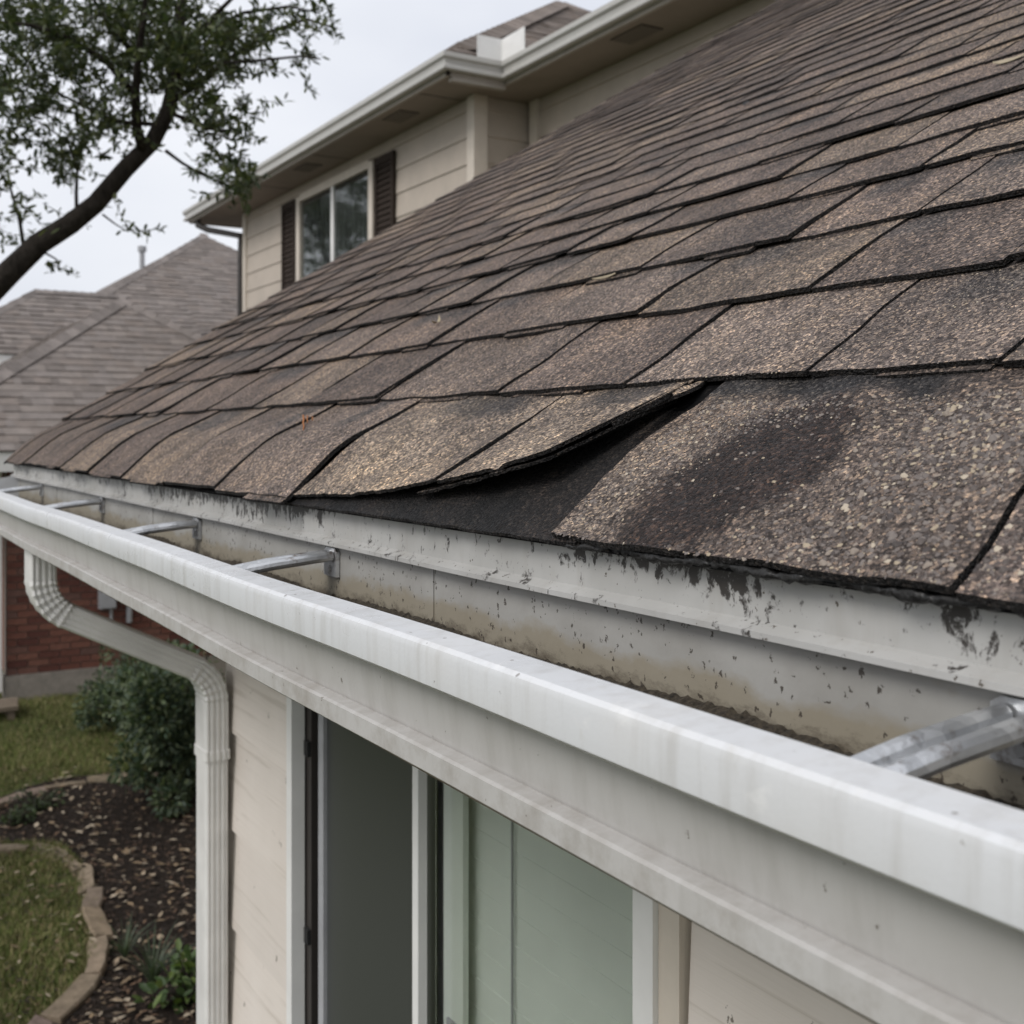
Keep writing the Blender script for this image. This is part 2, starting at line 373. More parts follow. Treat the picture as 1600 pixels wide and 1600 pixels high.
# deck slab (follows the rake), felt strip lies on it
TS0 = -2.2
prof = [(DE + .012, ZE - .020), (DE + .012, ZE - .004), (DE + 5.75 * CP, ZE + 5.75 * SP - .004), (DE + 5.75 * CP, ZE + 5.75 * SP - .03)]
for sa, sb in ((0, .03), (.03, .1), (.1, .25), (.25, .6), (.6, 5.75)):
    ta = rake_t(sa) - .03; tb_ = rake_t(sb) - .03; xa, xb = DE + .012 + sa * CP, DE + (sb if sb > 5 else sb + .012 / CP) * CP; za, zb_ = ZE + (xa - DE) * TAN - .004, ZE + (xb - DE) * TAN - .004
    roof.add([(xa, TS0, za), (xa, ta, za), (xb, tb_, zb_), (xb, TS0, zb_), (xa, TS0, za - .02), (xa, ta, za - .02), (xb, tb_, zb_ - .02), (xb, TS0, zb_ - .02)], [(3, 2, 1, 0), (4, 5, 6, 7), (1, 2, 6, 5), (0, 4, 7, 3)] + ([(0, 1, 5, 4)] if sa == 0 else []) + ([(3, 7, 6, 2)] if sb > 5 else []))
roof_o = roof.build('roof', M['felt'], house)
fe = MB(); a = R(np.array([-.004, -.004, .30, .30]), np.array([TS0, RAKE - .01, RAKE - .01, TS0]), 0 * np.zeros(4)); b = R(np.array([-.004, -.004, .30, .30]), np.array([TS0, RAKE - .01, RAKE - .01, TS0]), -.003 + np.zeros(4))
fe.add(list(a) + list(b), [(0, 1, 2, 3)[::-1], (4, 5, 6, 7), (0, 4, 5, 1)[::-1], (1, 2, 6, 5), (2, 3, 7, 6), (3, 0, 4, 7)])
fe.build('underlayment', M['felt'], roof_o)

def vnoise(a, b, seed, sc):                   # cheap smooth waviness
    r = np.random.default_rng(abs(int(seed))); v = 0
    for k in range(4):
        p = r.uniform(0, 6.28, 2); q = r.uniform(-1, 1, 2) * sc * (1 + k * .7)
        v = v + np.sin(a * q[0] * 6 + b * q[1] * 6 + p[0]) / (1 + k)
    return v / 2
PAL = [((.190, .156, .139), 5), ((.158, .131, .12), 4), ((.215, .183, .164), 4), ((.27, .228, .19), 3), ((.132, .113, .106), 2)]
PALW = [tuple(.64 * a + .36 * b for a, b in zip(p, (.186, .155, .14))) for p, k in PAL for _ in range(k)]
def sheet(S, T, Nn, th, top, under=(.006, .006, .006), under_n=None):
    """solid sheet over a grid; colours per vertex"""
    ns, nt_ = S.shape; V = list(R(S.ravel(), T.ravel(), Nn.ravel())); W = list(R(S.ravel(), T.ravel(), (Nn - th).ravel()))
    F = []; n0 = ns * nt_; idx = lambda i, j: i * nt_ + j
    for i in range(ns - 1):
        for j in range(nt_ - 1):
            F.append((idx(i, j), idx(i + 1, j), idx(i + 1, j + 1), idx(i, j + 1)))
            F.append((n0 + idx(i, j), n0 + idx(i, j + 1), n0 + idx(i + 1, j + 1), n0 + idx(i + 1, j)))
    ring = [idx(0, j) for j in range(nt_)] + [idx(i, nt_ - 1) for i in range(1, ns)] + [idx(ns - 1, j) for j in range(nt_ - 2, -1, -1)] + [idx(i, 0) for i in range(ns - 2, 0, -1)]
    # own vertices for the cut edge so that it stays dark asphalt
    e0 = 2 * n0; E = [V[i] for i in ring] + [W[i] for i in ring]; m = len(ring)
    for k in range(m):
        l = (k + 1) % m; F.append((e0 + k, e0 + l, e0 + m + l, e0 + m + k))
    C = [tuple(c) for c in top.reshape(-1, 3)] + [under] * n0 + [(.014, .0125, .012)] * (2 * m)
    return V + W + E, F, C
def skew(s, t): return .075 * (1 - np.exp(-np.maximum(s, 0) / .16)) * np.clip(t / 1.4, 0, 1)
sc = [0, .228, .398, .553, .70, .823, .942, 1.055, 1.166, 1.267]
while sc[-1] < 5.7: sc.append(sc[-1] + .0985 + random.uniform(-.003, .003))
first_joints = [-.6, -.22, .075, .372, .735, .965, 1.29, 1.585, 1.87, 2.17, 2.47, 2.78, 3.06, 3.36]
tabs = []                                     # (apparent size, verts, faces, colours)
def tint_field(S, T, base, seed, band):
    c = np.ones(S.shape + (3,)) * np.array(base)
    f = 1 + .22 * vnoise(S * 1.2, T * 1.2, seed, 2.4)
    c = c * f[..., None]
    return c
def make_tab(i, t0, t1, seed, fine, hero=None):
    r = random.Random(seed)
    s0, s1 = sc[i], sc[i + 1] + .03
    if i == 0: s0 = -.007
    if hero is not None: fine = True
    ns, nq = (max(4, int((s1 - s0) / .012)), max(4, int((t1 - t0) / (.004 if hero is not None else .014)))) if fine else (7, 9)
    u = np.linspace(0, 1, ns)[:, None] * np.ones(nq); q = np.linspace(0, 1, nq)[None, :] * np.ones((ns, 1))
    gap = r.uniform(.0011, .0019) + .0013 * min(1.5, max(0, t0 - .9))
    edge = .0022 * vnoise(q * (t1 - t0) * 3 + t0 * 3, 0 * q, seed, 3) + r.uniform(-.003, .003)
    S = None
    near = i <= 1 and t1 < 1.02
    lo = .0094 + (0 if near else r.uniform(-.0008, .0012) + (r.choice([0, .003]) if hero is None else 0)); tilt = .0012 if near else r.uniform(.0012, .0028) + .0008 * min(2, max(0, t0 - .8))
    if i >= 4 and r.random() < .45: s0 += .008
    if i >= 7: lo *= .66; tilt *= .7
    S = s0 + edge * (1 - u) + (s1 - s0) * u
    jl = .0045 * vnoise(u, u * 0 + t0 * 5, int(t0 * 1000) + i * 77, 1.2); jr = .0045 * vnoise(u, u * 0 + t1 * 5, int(t1 * 1000) + i * 77, 1.2)
    T = (t0 + gap + jl) * (1 - q) + (t1 - gap + jr) * q
    rk = np.vectorize(rake_t)(S)
    T = np.minimum(T + skew(S, T), rk + .004 * vnoise(S * 30, T, seed, 1))
    Nn = lo * (1 - u) ** .9 + .0014 * u + tilt * (1 - q)
    Nn = Nn + (.0030 if i < 3 else .0018 if i < 7 else .0006) * vnoise(S * 2, T * 2, 11, 1.5) * np.minimum(1, u * 2.5 + .25) * np.clip((1.05 - u) / .3, .15, 1) + (0 if near else .0011 if i < 7 else .0005) * vnoise(S * 6, T * 6, seed, 1)
    if i == 0:                                # the eave course sags over the drip edge
        am = .3 if T.mean() < .74 else 1.0
        if T.mean() < .74: Nn = Nn + .0022 * vnoise(S * 7, T * 7, 40, 1.5)
        Nn = Nn + am * (.011 * np.exp(-((u - .45) / .27) ** 2) - .0045 * np.exp(-u / .12))
    base = np.array(r.choice(PALW)) * r.uniform(.9, 1.12)
    warm = min(1, max(0, (T.mean() - .6) / 2.4)); base = base * (1 - .14 * warm) * np.array([1 + .03 * warm, 1, 1 - .03 * warm])
    C = tint_field(S, T, base, seed, None)
    # printed shade band below the course above, over part of the tab
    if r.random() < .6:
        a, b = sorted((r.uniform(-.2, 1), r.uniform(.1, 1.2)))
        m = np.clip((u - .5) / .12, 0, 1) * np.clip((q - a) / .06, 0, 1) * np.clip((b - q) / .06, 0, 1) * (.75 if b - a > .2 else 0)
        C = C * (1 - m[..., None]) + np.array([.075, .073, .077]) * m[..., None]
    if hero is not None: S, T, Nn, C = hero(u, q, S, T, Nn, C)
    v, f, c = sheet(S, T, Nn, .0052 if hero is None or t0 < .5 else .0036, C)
    # laminated second layer peeping out below the edge
    if r.random() < .8 and t1 - t0 > .1 and hero is None:
        a = r.uniform(-.1, .6); b = a + r.uniform(.3, .7); a = max(a, .0); b = min(b, 1.)
        q2 = np.linspace(a, b, 7)[None, :] * np.ones((3, 1)); u2 = np.linspace(0, 1, 3)[:, None] * np.ones(7)
        S2 = s0 - r.uniform(.005, .011) + u2 * .04 + .001 * vnoise(q2 * 3, u2, seed + 3, 2); T2 = t0 + gap + (t1 - t0 - 2 * gap) * q2
        T2 = np.minimum(T2 + skew(S2, T2), np.vectorize(rake_t)(S2)); N2 = lo - .0048 + .0006 * u2 + tilt * (1 - q2)
        v2, f2, c2 = sheet(S2, T2, N2, .0036, np.ones(S2.shape + (3,)) * base * .7)
        o = len(v); v += v2; f += [tuple(x + o for x in k) for k in f2]; c += c2
    ctr = np.mean(np.array(v), 0); return v, f, c, ctr
# --- the lifted shingle: its lower edge leaves the eave and rises to the course above
lift_px = [(462, 773, .0095), (540, 772, .011), (600, 767, .015), (662, 755, .021), (750, 735, .029), (850, 705, .034), (920, 680, .035), (1000, 641, .031), (1050, 613, .022), (1090, 590, .012)]
lift = np.array([(*px_roof(x, y, n), n) for x, y, n in lift_px])   # s, t, n along the free edge
lift_t = lift[:, 1]
def lifted(ta_b, tb_b, ta_t, tb_t):
    def f(u, q, S, T, Nn, C):
        tb = tb_b + (ta_b - tb_b) * (1 - q) if False else ta_b * (1 - q) + tb_b * q     # t along the free edge
        o = np.argsort(lift_t); es = np.interp(tb, lift_t[o], lift[o, 0]); en = np.interp(tb, lift_t[o], lift[o, 2])
        es = es + .0016 * vnoise(tb * 20, tb * 0, 5, 1.5) + .0014 * vnoise(tb * 75, tb * 0, 15, 1.5) + .0010 * vnoise(tb * 190, tb * 0, 25, 1.5)
        tt = ta_t * (1 - q) + tb_t * q; st = .256; nt2 = .0022
        S = es * (1 - u) + st * u
        T = tb * (1 - u) + tt * u + .004 * np.sin(u * 7 + 1) * u * (1 - u) * 4
        k = (1 - u) ** 1.5
        Nn = en * k + nt2 * (1 - k) + .0022 * (1 - q) * (1 if ta_b > .9 else .2) * np.clip((1 - u) * 3, .2, 1) + .0016 * np.sin(q * 17 + u * 5) * u * (1 - u) * 3 - .004 * np.exp(-((q - .55 + .3 * u) / .035) ** 2) * (1 - u) * (1 if ta_b < .9 else .4) + .011 * np.exp(-((u - .45) / .27) ** 2) * np.clip((T - 1.02) / .3, 0, 1) + .0015 * vnoise(S * 5, T * 5, 9, 1) * (1 - (1 - u) ** 4)
        tan_ = np.array([.36, .305, .25]); dk = np.array([.17, .145, .13])
        m = np.clip(vnoise(S * 2, T * 2, 21, 2) * .5 + .62 - .25 * u, 0, 1)[..., None]
        C = dk * (1 - m) + tan_ * m
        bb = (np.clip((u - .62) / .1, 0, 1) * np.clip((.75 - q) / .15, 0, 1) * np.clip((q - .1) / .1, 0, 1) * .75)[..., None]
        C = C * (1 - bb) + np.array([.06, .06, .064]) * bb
        return S, T, Nn, C
    return f
def hero_right(u, q, S, T, Nn, C):            # the worn tab right of the gap
    base = np.array([.165, .137, .121]); C = np.ones(S.shape + (3,)) * base
    w_ = 1.1 * np.exp(-(((q - .58) / .17) ** 2 + ((u - .42) / .36) ** 2)) + .85 * np.exp(-(((q - .70) / .12) ** 2 + ((u - .12) / .25) ** 2)) + .22 * vnoise(S * 8, T * 8, 3, 2) + .16 * vnoise(S * 30, T * 30, 13, 2)
    m = np.clip((w_ - .42) / .12, 0, .93)[..., None]; C = C * (1 - m) + np.array([.030, .020, .018]) * m
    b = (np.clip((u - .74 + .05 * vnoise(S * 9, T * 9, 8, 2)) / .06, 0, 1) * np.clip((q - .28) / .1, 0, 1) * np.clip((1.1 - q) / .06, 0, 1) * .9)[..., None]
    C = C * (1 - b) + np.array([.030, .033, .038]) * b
    l = (np.exp(-((q - .92) / .10) ** 2) * np.exp(-((u - .2) / .35) ** 2) * .7)[..., None]; C = C * (1 - l) + np.array([.25, .215, .185]) * l
    return S, T, Nn, C
seed = 100; JS = []
for i in range(len(sc) - 1):
    if i == 0: js = list(first_joints)
    else:
        js = [-1.0 + random.uniform(-.2, .1) + (.15 if i % 2 else 0)]
        while js[-1] < RAKE + .1:
            for _ in range(12):
                nx = js[-1] + random.choice([.17, .2, .23, .26, .29, .32, .35])
                if np.min(np.abs(JS[i - 1] - nx)) > .07: break
            js.append(nx)
    js[-1] = min(js[-1], 9)
    if i == 0: js += [3.66, RAKE + .4]
    else: js[-1] = RAKE + .42
    JS.append(np.array(js))
    for a, b in zip(js[:-1], js[1:]):
        seed += 1; h = None; fine = (i < 2 and b < 2.2) or (i < 4 and b < 1.3)
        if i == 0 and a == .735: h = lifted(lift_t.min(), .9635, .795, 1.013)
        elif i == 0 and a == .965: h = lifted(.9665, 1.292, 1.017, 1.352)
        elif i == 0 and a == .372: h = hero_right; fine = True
        v, f, c, ctr = make_tab(i, a, b, seed, fine, h)
        rel = ctr - np.array([0, 0, HC]); fw = rel[0] * SY + rel[1] * CY; rr = rel[0] * CY - rel[1] * SY
        if fw < .15: vis = 0
        else:
            x = 800 + 1800 * rr / fw; y = 680 - 1800 * rel[2] / fw
            vis = (1 / fw ** 2) if (-150 < x < 1800 and -120 < y < 1100) else 0
        tabs.append((vis, v, f, c))
tabs.sort(key=lambda k: -k[0]); rest = MB()
for k, (vis, v, f, c) in enumerate(tabs):
    if k < 299 and vis > 0: mk('shingle', v, f, M['sh'], roof_o, True, c)
    else: rest.add(v, f, c)
ro = rest.build('upper_shingles', M['sh'], roof_o, True); ro['kind'] = 'stuff'
# the layer laid bare under the lifted shingle: a starter course, the curl's shade painted into its dark tint, ragged upper patch
def bare_layer():
    u = np.linspace(0, 1, 26)[:, None] * np.ones(60); q = np.linspace(0, 1, 60)[None, :] * np.ones((26, 1))
    S = -.006 + .001 * vnoise(q * 30, q * 0, 3, 1) * (1 - u) + .238 * u; T = .70 + .78 * q; N_ = .0036 + .0010 * vnoise(S * 8, T * 8, 4, 1.5) * (1 - u) - .0015 * q - .0042 * u
    m = np.clip(.25 + .5 * vnoise(S * 9, T * 9, 13, 1.5) + 1.6 * np.exp(-np.abs(T - .72) / .04) - .1, 0, 1)[..., None]
    C = np.array([.007, .007, .0075]) * (1 - m) + np.array([.034, .029, .027]) * m
    v, f, c = sheet(S, T, N_, .003, C); mk('starter_shingle', v, f, M['sh'], roof_o, True, c)
    q = np.linspace(0, 1, 70)[None, :] * np.ones((5, 1)); u = np.linspace(0, 1, 5)[:, None] * np.ones(70); o = np.argsort(lift_t)
    T = .80 + .20 * q; es = np.interp(T, lift_t[o], lift[o, 0]); en = np.interp(T, lift_t[o], lift[o, 2])
    S = es - .0035 + .002 * vnoise(T * 60, T * 0, 31, 1.5) + .0014 * vnoise(T * 170, T * 0, 33, 1) + u * .05; N_ = en - .0062 - .0015 * vnoise(T * 12, T * 0, 8, 1) - u * .012
    v, f, c = sheet(S, T, N_, .0028, np.ones(S.shape + (3,)) * np.array([.05, .045, .042])); mk('lower_ply', v, f, M['sh'], roof_o, True, c)
bare_layer()
# real granules standing proud on the nearest tabs
def granules(count, smin, smax, tmin, tmax, rmin, rmax, n0, sd):
    g = np.random.default_rng(sd)
    t = g.uniform(tmin, tmax, count); s = g.uniform(smin, smax, count)
    i = np.searchsorted(sc, s, 'right') - 1; i = np.clip(i, 0, 8); s0 = np.array(sc)[i]; s1 = np.array(sc)[i + 1] + .03
    u = np.clip((s - s0) / (s1 - s0), 0, 1)
    keep = np.ones(count, bool)
    dens = .75 + .25 * vnoise(s * 6, t * 6, sd, 1.5)
    worn = 1.3 * np.exp(-(((t - .585) / .075) ** 2 + ((s - .10) / .10) ** 2)) + np.exp(-(((t - .63) / .045) ** 2 + ((s - .03) / .05) ** 2))
    keep &= g.random(count) < dens * (1 - .93 * np.clip(worn, 0, 1))
    keep &= ~((s < .228) & (t > .725 + skew(s, t) + .0))            # nothing on the lifted piece's gap
    keep &= ~((s > .195) & (s < .228)) & ~((s < .228) & (np.abs(t - .372 - skew(s, t)) < .0055))
    lo = .0094; n = lo * (1 - u) ** .9 + .0014 * u; tq = t - skew(s, t)
    for ii in (0, 1):
        J = JS[ii]; kk = np.clip(np.searchsorted(J, tq, 'right') - 1, 0, len(J) - 2); qq = (tq - J[kk]) / (J[kk + 1] - J[kk]); n = n + np.where(i == ii, .0012 * (1 - qq), 0)
        if ii: keep &= ~((i == 1) & ((qq * (J[kk + 1] - J[kk]) < .006) | ((1 - qq) * (J[kk + 1] - J[kk]) < .006)))
    n = n + .003 * vnoise(s * 2, t * 2, 11, 1.5) * np.minimum(1, u * 2.5 + .25) * np.clip((1.05 - u) / .3, .15, 1) + np.where(i == 0, .0022 * vnoise(s * 7, t * 7, 40, 1.5), 0)
    n = n + np.where(i == 0, .3 * (.011 * np.exp(-((u - .45) / .27) ** 2) - .0045 * np.exp(-u / .12)), 0) + n0
    s, t, n = s[keep], t[keep], n[keep]; m = len(s)
    rad = rmin + (rmax - rmin) * g.random(m) ** 3
    
    P = R(s, t, n)
    octa = np.array([(1,0,0),(0,1,0),(-1,0,0),(0,-1,0),(.7,.7,0),(-.7,.7,0),(-.7,-.7,0),(.7,-.7,0),(.35,.1,.75),(-.3,.25,.7),(-.1,-.35,.72)])
    tris = np.array([(0,4,8),(4,1,9),(4,9,8),(1,5,9),(5,2,9),(2,6,10),(2,10,9),(6,3,10),(3,7,10),(7,0,8),(7,8,10),(8,9,10)])
    ang = g.uniform(0, 6.28, m); ca, sa = np.cos(ang), np.sin(ang)
    B = np.repeat(octa[None], m, 0) * (1 + g.uniform(-.3, .3, (m, 11, 1))); el = g.uniform(.7, 1.35, m)
    lx = (B[..., 0] * ca[:, None] * el[:, None] - B[..., 1] * sa[:, None]) * rad[:, None]; ly = (B[..., 0] * sa[:, None] * el[:, None] + B[..., 1] * ca[:, None]) * rad[:, None]
    lz = B[..., 2] * rad[:, None] * g.uniform(.6, 1.1, (m, 1)) - .0003
    S3 = np.array([CP, 0, SP]); T3 = np.array([0, 1, 0]); N3 = np.array([-SP, 0, CP])
    V = (P[:, None] + lx[..., None] * S3 + ly[..., None] * T3 + lz[..., None] * N3).reshape(-1, 3)
    F = (tris[None] + (np.arange(m) * 11)[:, None, None]).reshape(-1, 3)
    pal = np.array([(.055, .045, .042), (.09, .074, .067), (.13, .11, .10), (.17, .145, .13), (.24, .20, .165), (.34, .28, .2), (.42, .36, .28)])
    pr = np.array([.16, .22, .2, .17, .13, .08, .04]); ci = g.choice(7, m, p=pr)
    Cc = np.repeat(pal[ci], 11, 0)
    return V, F, Cc
parts = [granules(34000, -.005, .228, .1, .74, .0006, .0019, .0, 1), granules(20000, .228, .398, .35, 1.0, .0005, .0012, .0, 2),
         granules(2000, .0, .18, .1, .50, .0016, .0029, .0002, 4)]
off = 0; Vs, Fs, Cs = [], [], []
for V, F, Cc in parts: Vs.append(V); Fs.append(F + off); Cs.append(Cc); off += len(V)
go = mk_np('mineral_granules', np.concatenate(Vs), np.concatenate(Fs), M['gran'], roof_o, False, np.concatenate(Cs)); go['kind'] = 'stuff'
# roof cement oozing along the eave
tb = MB(); pts = []; rad = []
for k in range(260):
    t = -.4 + k * .0045
    if t > .80: break
    pts.append(R(np.array(-.0025 + .0015 * math.sin(t * 60)), np.array(t), np.array(-.0005 + random.uniform(-.0012, .0008)))); rad.append((.0022 + .0024 * random.random()) * (1 if t < .66 else .7))
tb.tube(pts, rad, 6)
tb.build('roof_cement', M['tar'], roof_o, True)
rn = MB()
for (x, y0, y1, r_) in ((473, 648, 671, .0016), (479, 648, 660, .0011), (487, 650, 656, .0010)):
    pts = []
    for k in range(5):
        q, t = px_roof(x + k % 2, y0 + (y1 - y0) * k / 4, .0195); pts.append(R(np.array(q), np.array(t), np.array(.0195 - .0012)))
    rn.tube(pts, [r_, r_, r_ * .9, r_ * .8, r_ * .4], 5)
rn.build('rust_run', M['rust'], roof_o, True)

# --- walls, fascia, drip edge
zs = HC - .30
wall = MB(); DW = .83; TW = 2.74
wall.box(DW + .02, 5.5, -2.2, TW - .02, 0, zs); 
wo = MB()
# wall shell with the window hole left open (thin solid sheets)
WT0, WT1, WH0, WH1 = 1.055, 2.25, HC - 1.72, HC - .40
for (a, b, z0, z1) in ((-2.2, WT0, 0, zs), (WT1, TW, 0, zs), (WT0, WT1, 0, WH0), (WT0, WT1, WH1, zs)): wo.box(DW + .022, DW + .14, a, b, z0, z1)
wo.box(DW + .14, 5.45, TW - .12, TW, 0, zs); wo.box(5.35, 5.45, -2.2, TW - .12, 0, zs); wo.box(DW + .14, 5.35, -2.2, -2.1, 0, zs)
wall_o = wo.build('wall', M['trim'], house)
z = .25; k = 0
while z < zs:
    z1 = min(z + .23, zs)
    for a, b in ((-2.2, WT0 - .049), (WT1 + .035, TW)):
        if z1 <= WH0 or z >= WH1:
            if a > 0: continue
            b = TW
        s_ = MB(); s_.prism([(DW + .022, z - .012), (DW + .002, z - .012), (DW + .013, z1), (DW + .022, z1)], a, b); s_.build('siding_board', M['siding'], wall_o)
    z = z1; k += 1
fb = MB(); fb.box(.505, .53, TS0, RAKE - .05, HC - .30, HC - .105); fb.build('fascia', M['fascia'], house)
sf = MB(); sf.box(.53, DW + .03, TS0, RAKE - .05, HC - .312, HC - .30); sf.build('soffit', M['soffit'], house)
rk = MB()                                     # rake board closing the gable end
rk.add(*(lambda P: ([(x, y, z) for y in (RAKE - .05, RAKE - .02) for x, z in P], [(0,1,2,3)[::-1], (4,5,6,7), (0,1,5,4), (1,2,6,5), (2,3,7,6), (3,0,4,7)]))([(.53, ZE - .23), (.53, ZE - .02), (DE + 5.7 * CP, ZE + 5.7 * SP - .035), (DE + 5.7 * CP, ZE + 5.7 * SP - .24)]))
rk.build('rake_board', M['fascia'], house)
gw = MB(); gw.add([(DW + .14, TW - .1, zs), (5.45, TW - .1, zs), (5.45, TW - .1, ZE + (5.3 - DE) * TAN - .12), (DW + .14, TW - .1, ZE + (DW - DE) * TAN + .03), (DW + .14, TW - .02, zs), (5.45, TW - .02, zs), (5.45, TW - .02, ZE + (5.3 - DE) * TAN - .12), (DW + .14, TW - .02, ZE + (DW - DE) * TAN + .03)], [(0,1,2,3), (7,6,5,4), (0,4,5,1), (1,5,6,2), (2,6,7,3), (3,7,4,0)]); gw.build('gable_wall', M['siding'], house)
de = MB()
de.prism([(.4905, HC - .0835), (.4905, HC - .1135), (.4815, HC - .1185), (.4815, HC - .1225), (.4870, HC - .1232), (.4930, HC - .1185), (.4935, HC - .0835)], TS0, RAKE - .01, segs=60, wob=.0009)
de.build('drip_edge', M['flash'], house)

# --- window in the wall
win = thing('window', None, None, (DW, 1.66, WH0)); adopt(win, house)
fr = MB(); D0, D1 = DW - .012, DW + .10
fw_ = .040
fr.box(D0, DW + .016, WT1 - .018, WT1 + .012, WH0, WH1); fr.box(D0, D1, WT0 - .005, WT0 + .033, WH0, WH1)
fr.box(D0 + .002, D1, WT0 + .033, WT1 - .018, WH1 - .04, WH1); fr.box(D0 + .002, D1, WT0 + .033, WT1 - .018, WH0, WH0 + .05)
fr.build('frame', M['white'], win)
for a, b in ((WT0 - .043, WT0 - .0055), (WT1 + .0125, WT1 + .034)):
    tr = MB(); tr.box(DW - .004, DW + .02, a, b, WH0 - .08, WH1 + .08); tr.build('casing', M['trim'], win)
sl_ = MB(); sl_.box(DW - .05, DW + .02, WT0 - .012, WT1 + .012, WH0 - .035, WH0 - .001); sl_.build('sill', M['white'], win)
mu = MB(); mu.box(D0 + .006, D0 + .022, 1.667, 1.688, WH0 + .05, WH1 - .04); mu.build('meeting_stile', M['white'], win)
tk = MB(); tk.box(DW + .02, DW + .09, WT1 - .045, WT1 - .0005, WH0 + .05, WH1 - .04); tk.build('track', M['dark'], win)
ss = MB(); ss.box(DW + .022, DW + .05, WT1 - .105, WT1 - .078, WH0 + .05, WH1 - .04); ss.build('sash_stile', M['greybox'], win)
s2 = MB(); s2.box(DW + .034, DW + .044, 1.585, 1.650, WH0 + .05, WH1 - .04); s2.build('inner_stile', M['blind'], win)
g1 = MB(); g1.box(DW + .030, DW + .034, 1.675, WT1 - .105, WH0 + .05, WH1 - .04); g1.build('screened_pane', M['scr'], win)
g2 = MB(); g2.box(DW + .024, DW + .028, WT0 + .033, 1.664, WH0 + .05, WH1 - .04); g2.build('pane', M['glass'], win)
bk = MB(); bk.box(DW + .26, DW + .27, WT0 - .3, WT1 + .3, WH0 - .2, WH1 + .1); bk.build('room_dark', M['black'], win)
z = WH0 + .06; k = 0
while z < WH1 - .05:
    b_ = MB(); b_.add([(DW + .060, WT0 + .01, z + .052), (DW + .060, 1.68, z + .052), (DW + .0618, 1.68, z), (DW + .0618, WT0 + .01, z), (DW + .063, WT0 + .01, z + .052), (DW + .063, 1.68, z + .052), (DW + .0645, 1.68, z), (DW + .0645, WT0 + .01, z)], [(0,1,2,3), (7,6,5,4), (0,4,5,1), (2,6,7,3), (1,5,6,2), (3,7,4,0)])
    b_.build('blind_slat', M['blind'], win); z += .047
cdm = MB(); cdm.tube([(DW + .055, 1.47, WH0 + .06), (DW + .055, 1.47, WH1 - .05)], .0022, 6); cdm.build('blind_cord', M['greybox'], win)
lk = MB(); lk.box(DW + .0295, DW + .0338, 1.605, 1.632, HC - 1.02, HC - .93); lk.box(DW + .0283, DW + .0295, 1.612, 1.625, HC - 1.0, HC - .96); lk.build('latch', M['greybox'], win)
for hh in (.62, 1.0):
    l2 = MB(); l2.box(DW + .012, DW + .0199, WT1 - .044, WT1 - .024, HC - hh - .03, HC - hh); l2.build('catch', M['black'], win)

# ================================================================= gutter
gut = thing('rain_gutter', 'white aluminium rain gutter with grimy inside along the shingle eave', 'gutter', (.43, 1, HC - .24))
GT0, GT1 = -1.2, 3.62
H = lambda h: HC - h
outer = [(.376, H(.1385)), (.3520, H(.1404)), (.3490, H(.1424)), (.3480, H(.1462)), (.3484, H(.1672)), (.3520, H(.1700)), (.3660, H(.1712)), (.3700, H(.1760)), (.3745, H(.2140)), (.3752, H(.2165)), (.3760, H(.2185)), (.3650, H(.2203)), (.3632, H(.2215)), (.3634, H(.2352)), (.3660, H(.2372))]
def rimgrid():
    m = MB(); segs = 90; inner = [(.3745, H(.1430)), (.376, H(.1400))]
    P = inner + outer; n = len(P); vs = []; fs = []
    for k in range(segs + 1):
        y = GT0 + (GT1 - GT0) * k / segs; wv = .0006 * math.sin(y * 4.3) + .0004 * math.sin(y * 9.1 + 1)
        for a, b in P: vs.append((a + wv, y, b + wv))
    for k in range(segs):
        for i in range(n - 1): fs.append((k*n+i, k*n+i+1, (k+1)*n+i+1, (k+1)*n+i))
    m.add(vs, fs); return m, n
m_, n_ = rimgrid()
# split: rolled rim (white) and face below it (dirtier)
vs = m_.v; segs = 90
rim_f = [f for f in m_.f if (f[0] % n_) < 7]; face_f = [f for f in m_.f if (f[0] % n_) >= 7]
def sub(fs):
    ids = sorted({i for f in fs for i in f}); mp_ = {a: b for b, a in enumerate(ids)}
    return [vs[i] for i in ids], [tuple(mp_[i] for i in f) for f in fs]
def soft(o, ang=.42):
    o.data.polygons.foreach_set('use_smooth', [True] * len(o.data.polygons)); o.data.set_sharp_from_angle(angle=ang)
    return o
def solid(o, th):
    md = o.modifiers.new('thickness', 'SOLIDIFY'); md.thickness = th; md.offset = 1; return o
solid(soft(mk('rim', *sub(rim_f), M['gut'], gut), .5), -.0009)
solid(soft(mk('front_face', *sub(face_f), M['gface'], gut)), -.0009)
tg = MB()
for prof in ([(.4955, H(.112)), (.4968, H(.112)), (.4968, H(.2395)), (.4955, H(.238))], [(.3660, H(.2371)), (.4968, H(.2396)), (.4968, H(.2408)), (.3660, H(.2385))]):
    tg.prism(prof, GT0, GT1, segs=40)
tg.build('trough', M['trough'], gut)
ec = MB(); ec.prism([(a, b) for a, b in outer[:1] + outer[1:]] + [(.4955, H(.2385)), (.4955, H(.115))], GT1, GT1 + .003); ec.build('end_cap', M['gut'], gut)
for tt in (.98, 2.05, 3.0):                   # lapped seams on the back wall
    sm = MB(); sm.box(.4943, .4954, tt - .012, tt + .012, H(.236), H(.125)); sm.build('seam', M['trough'], gut)
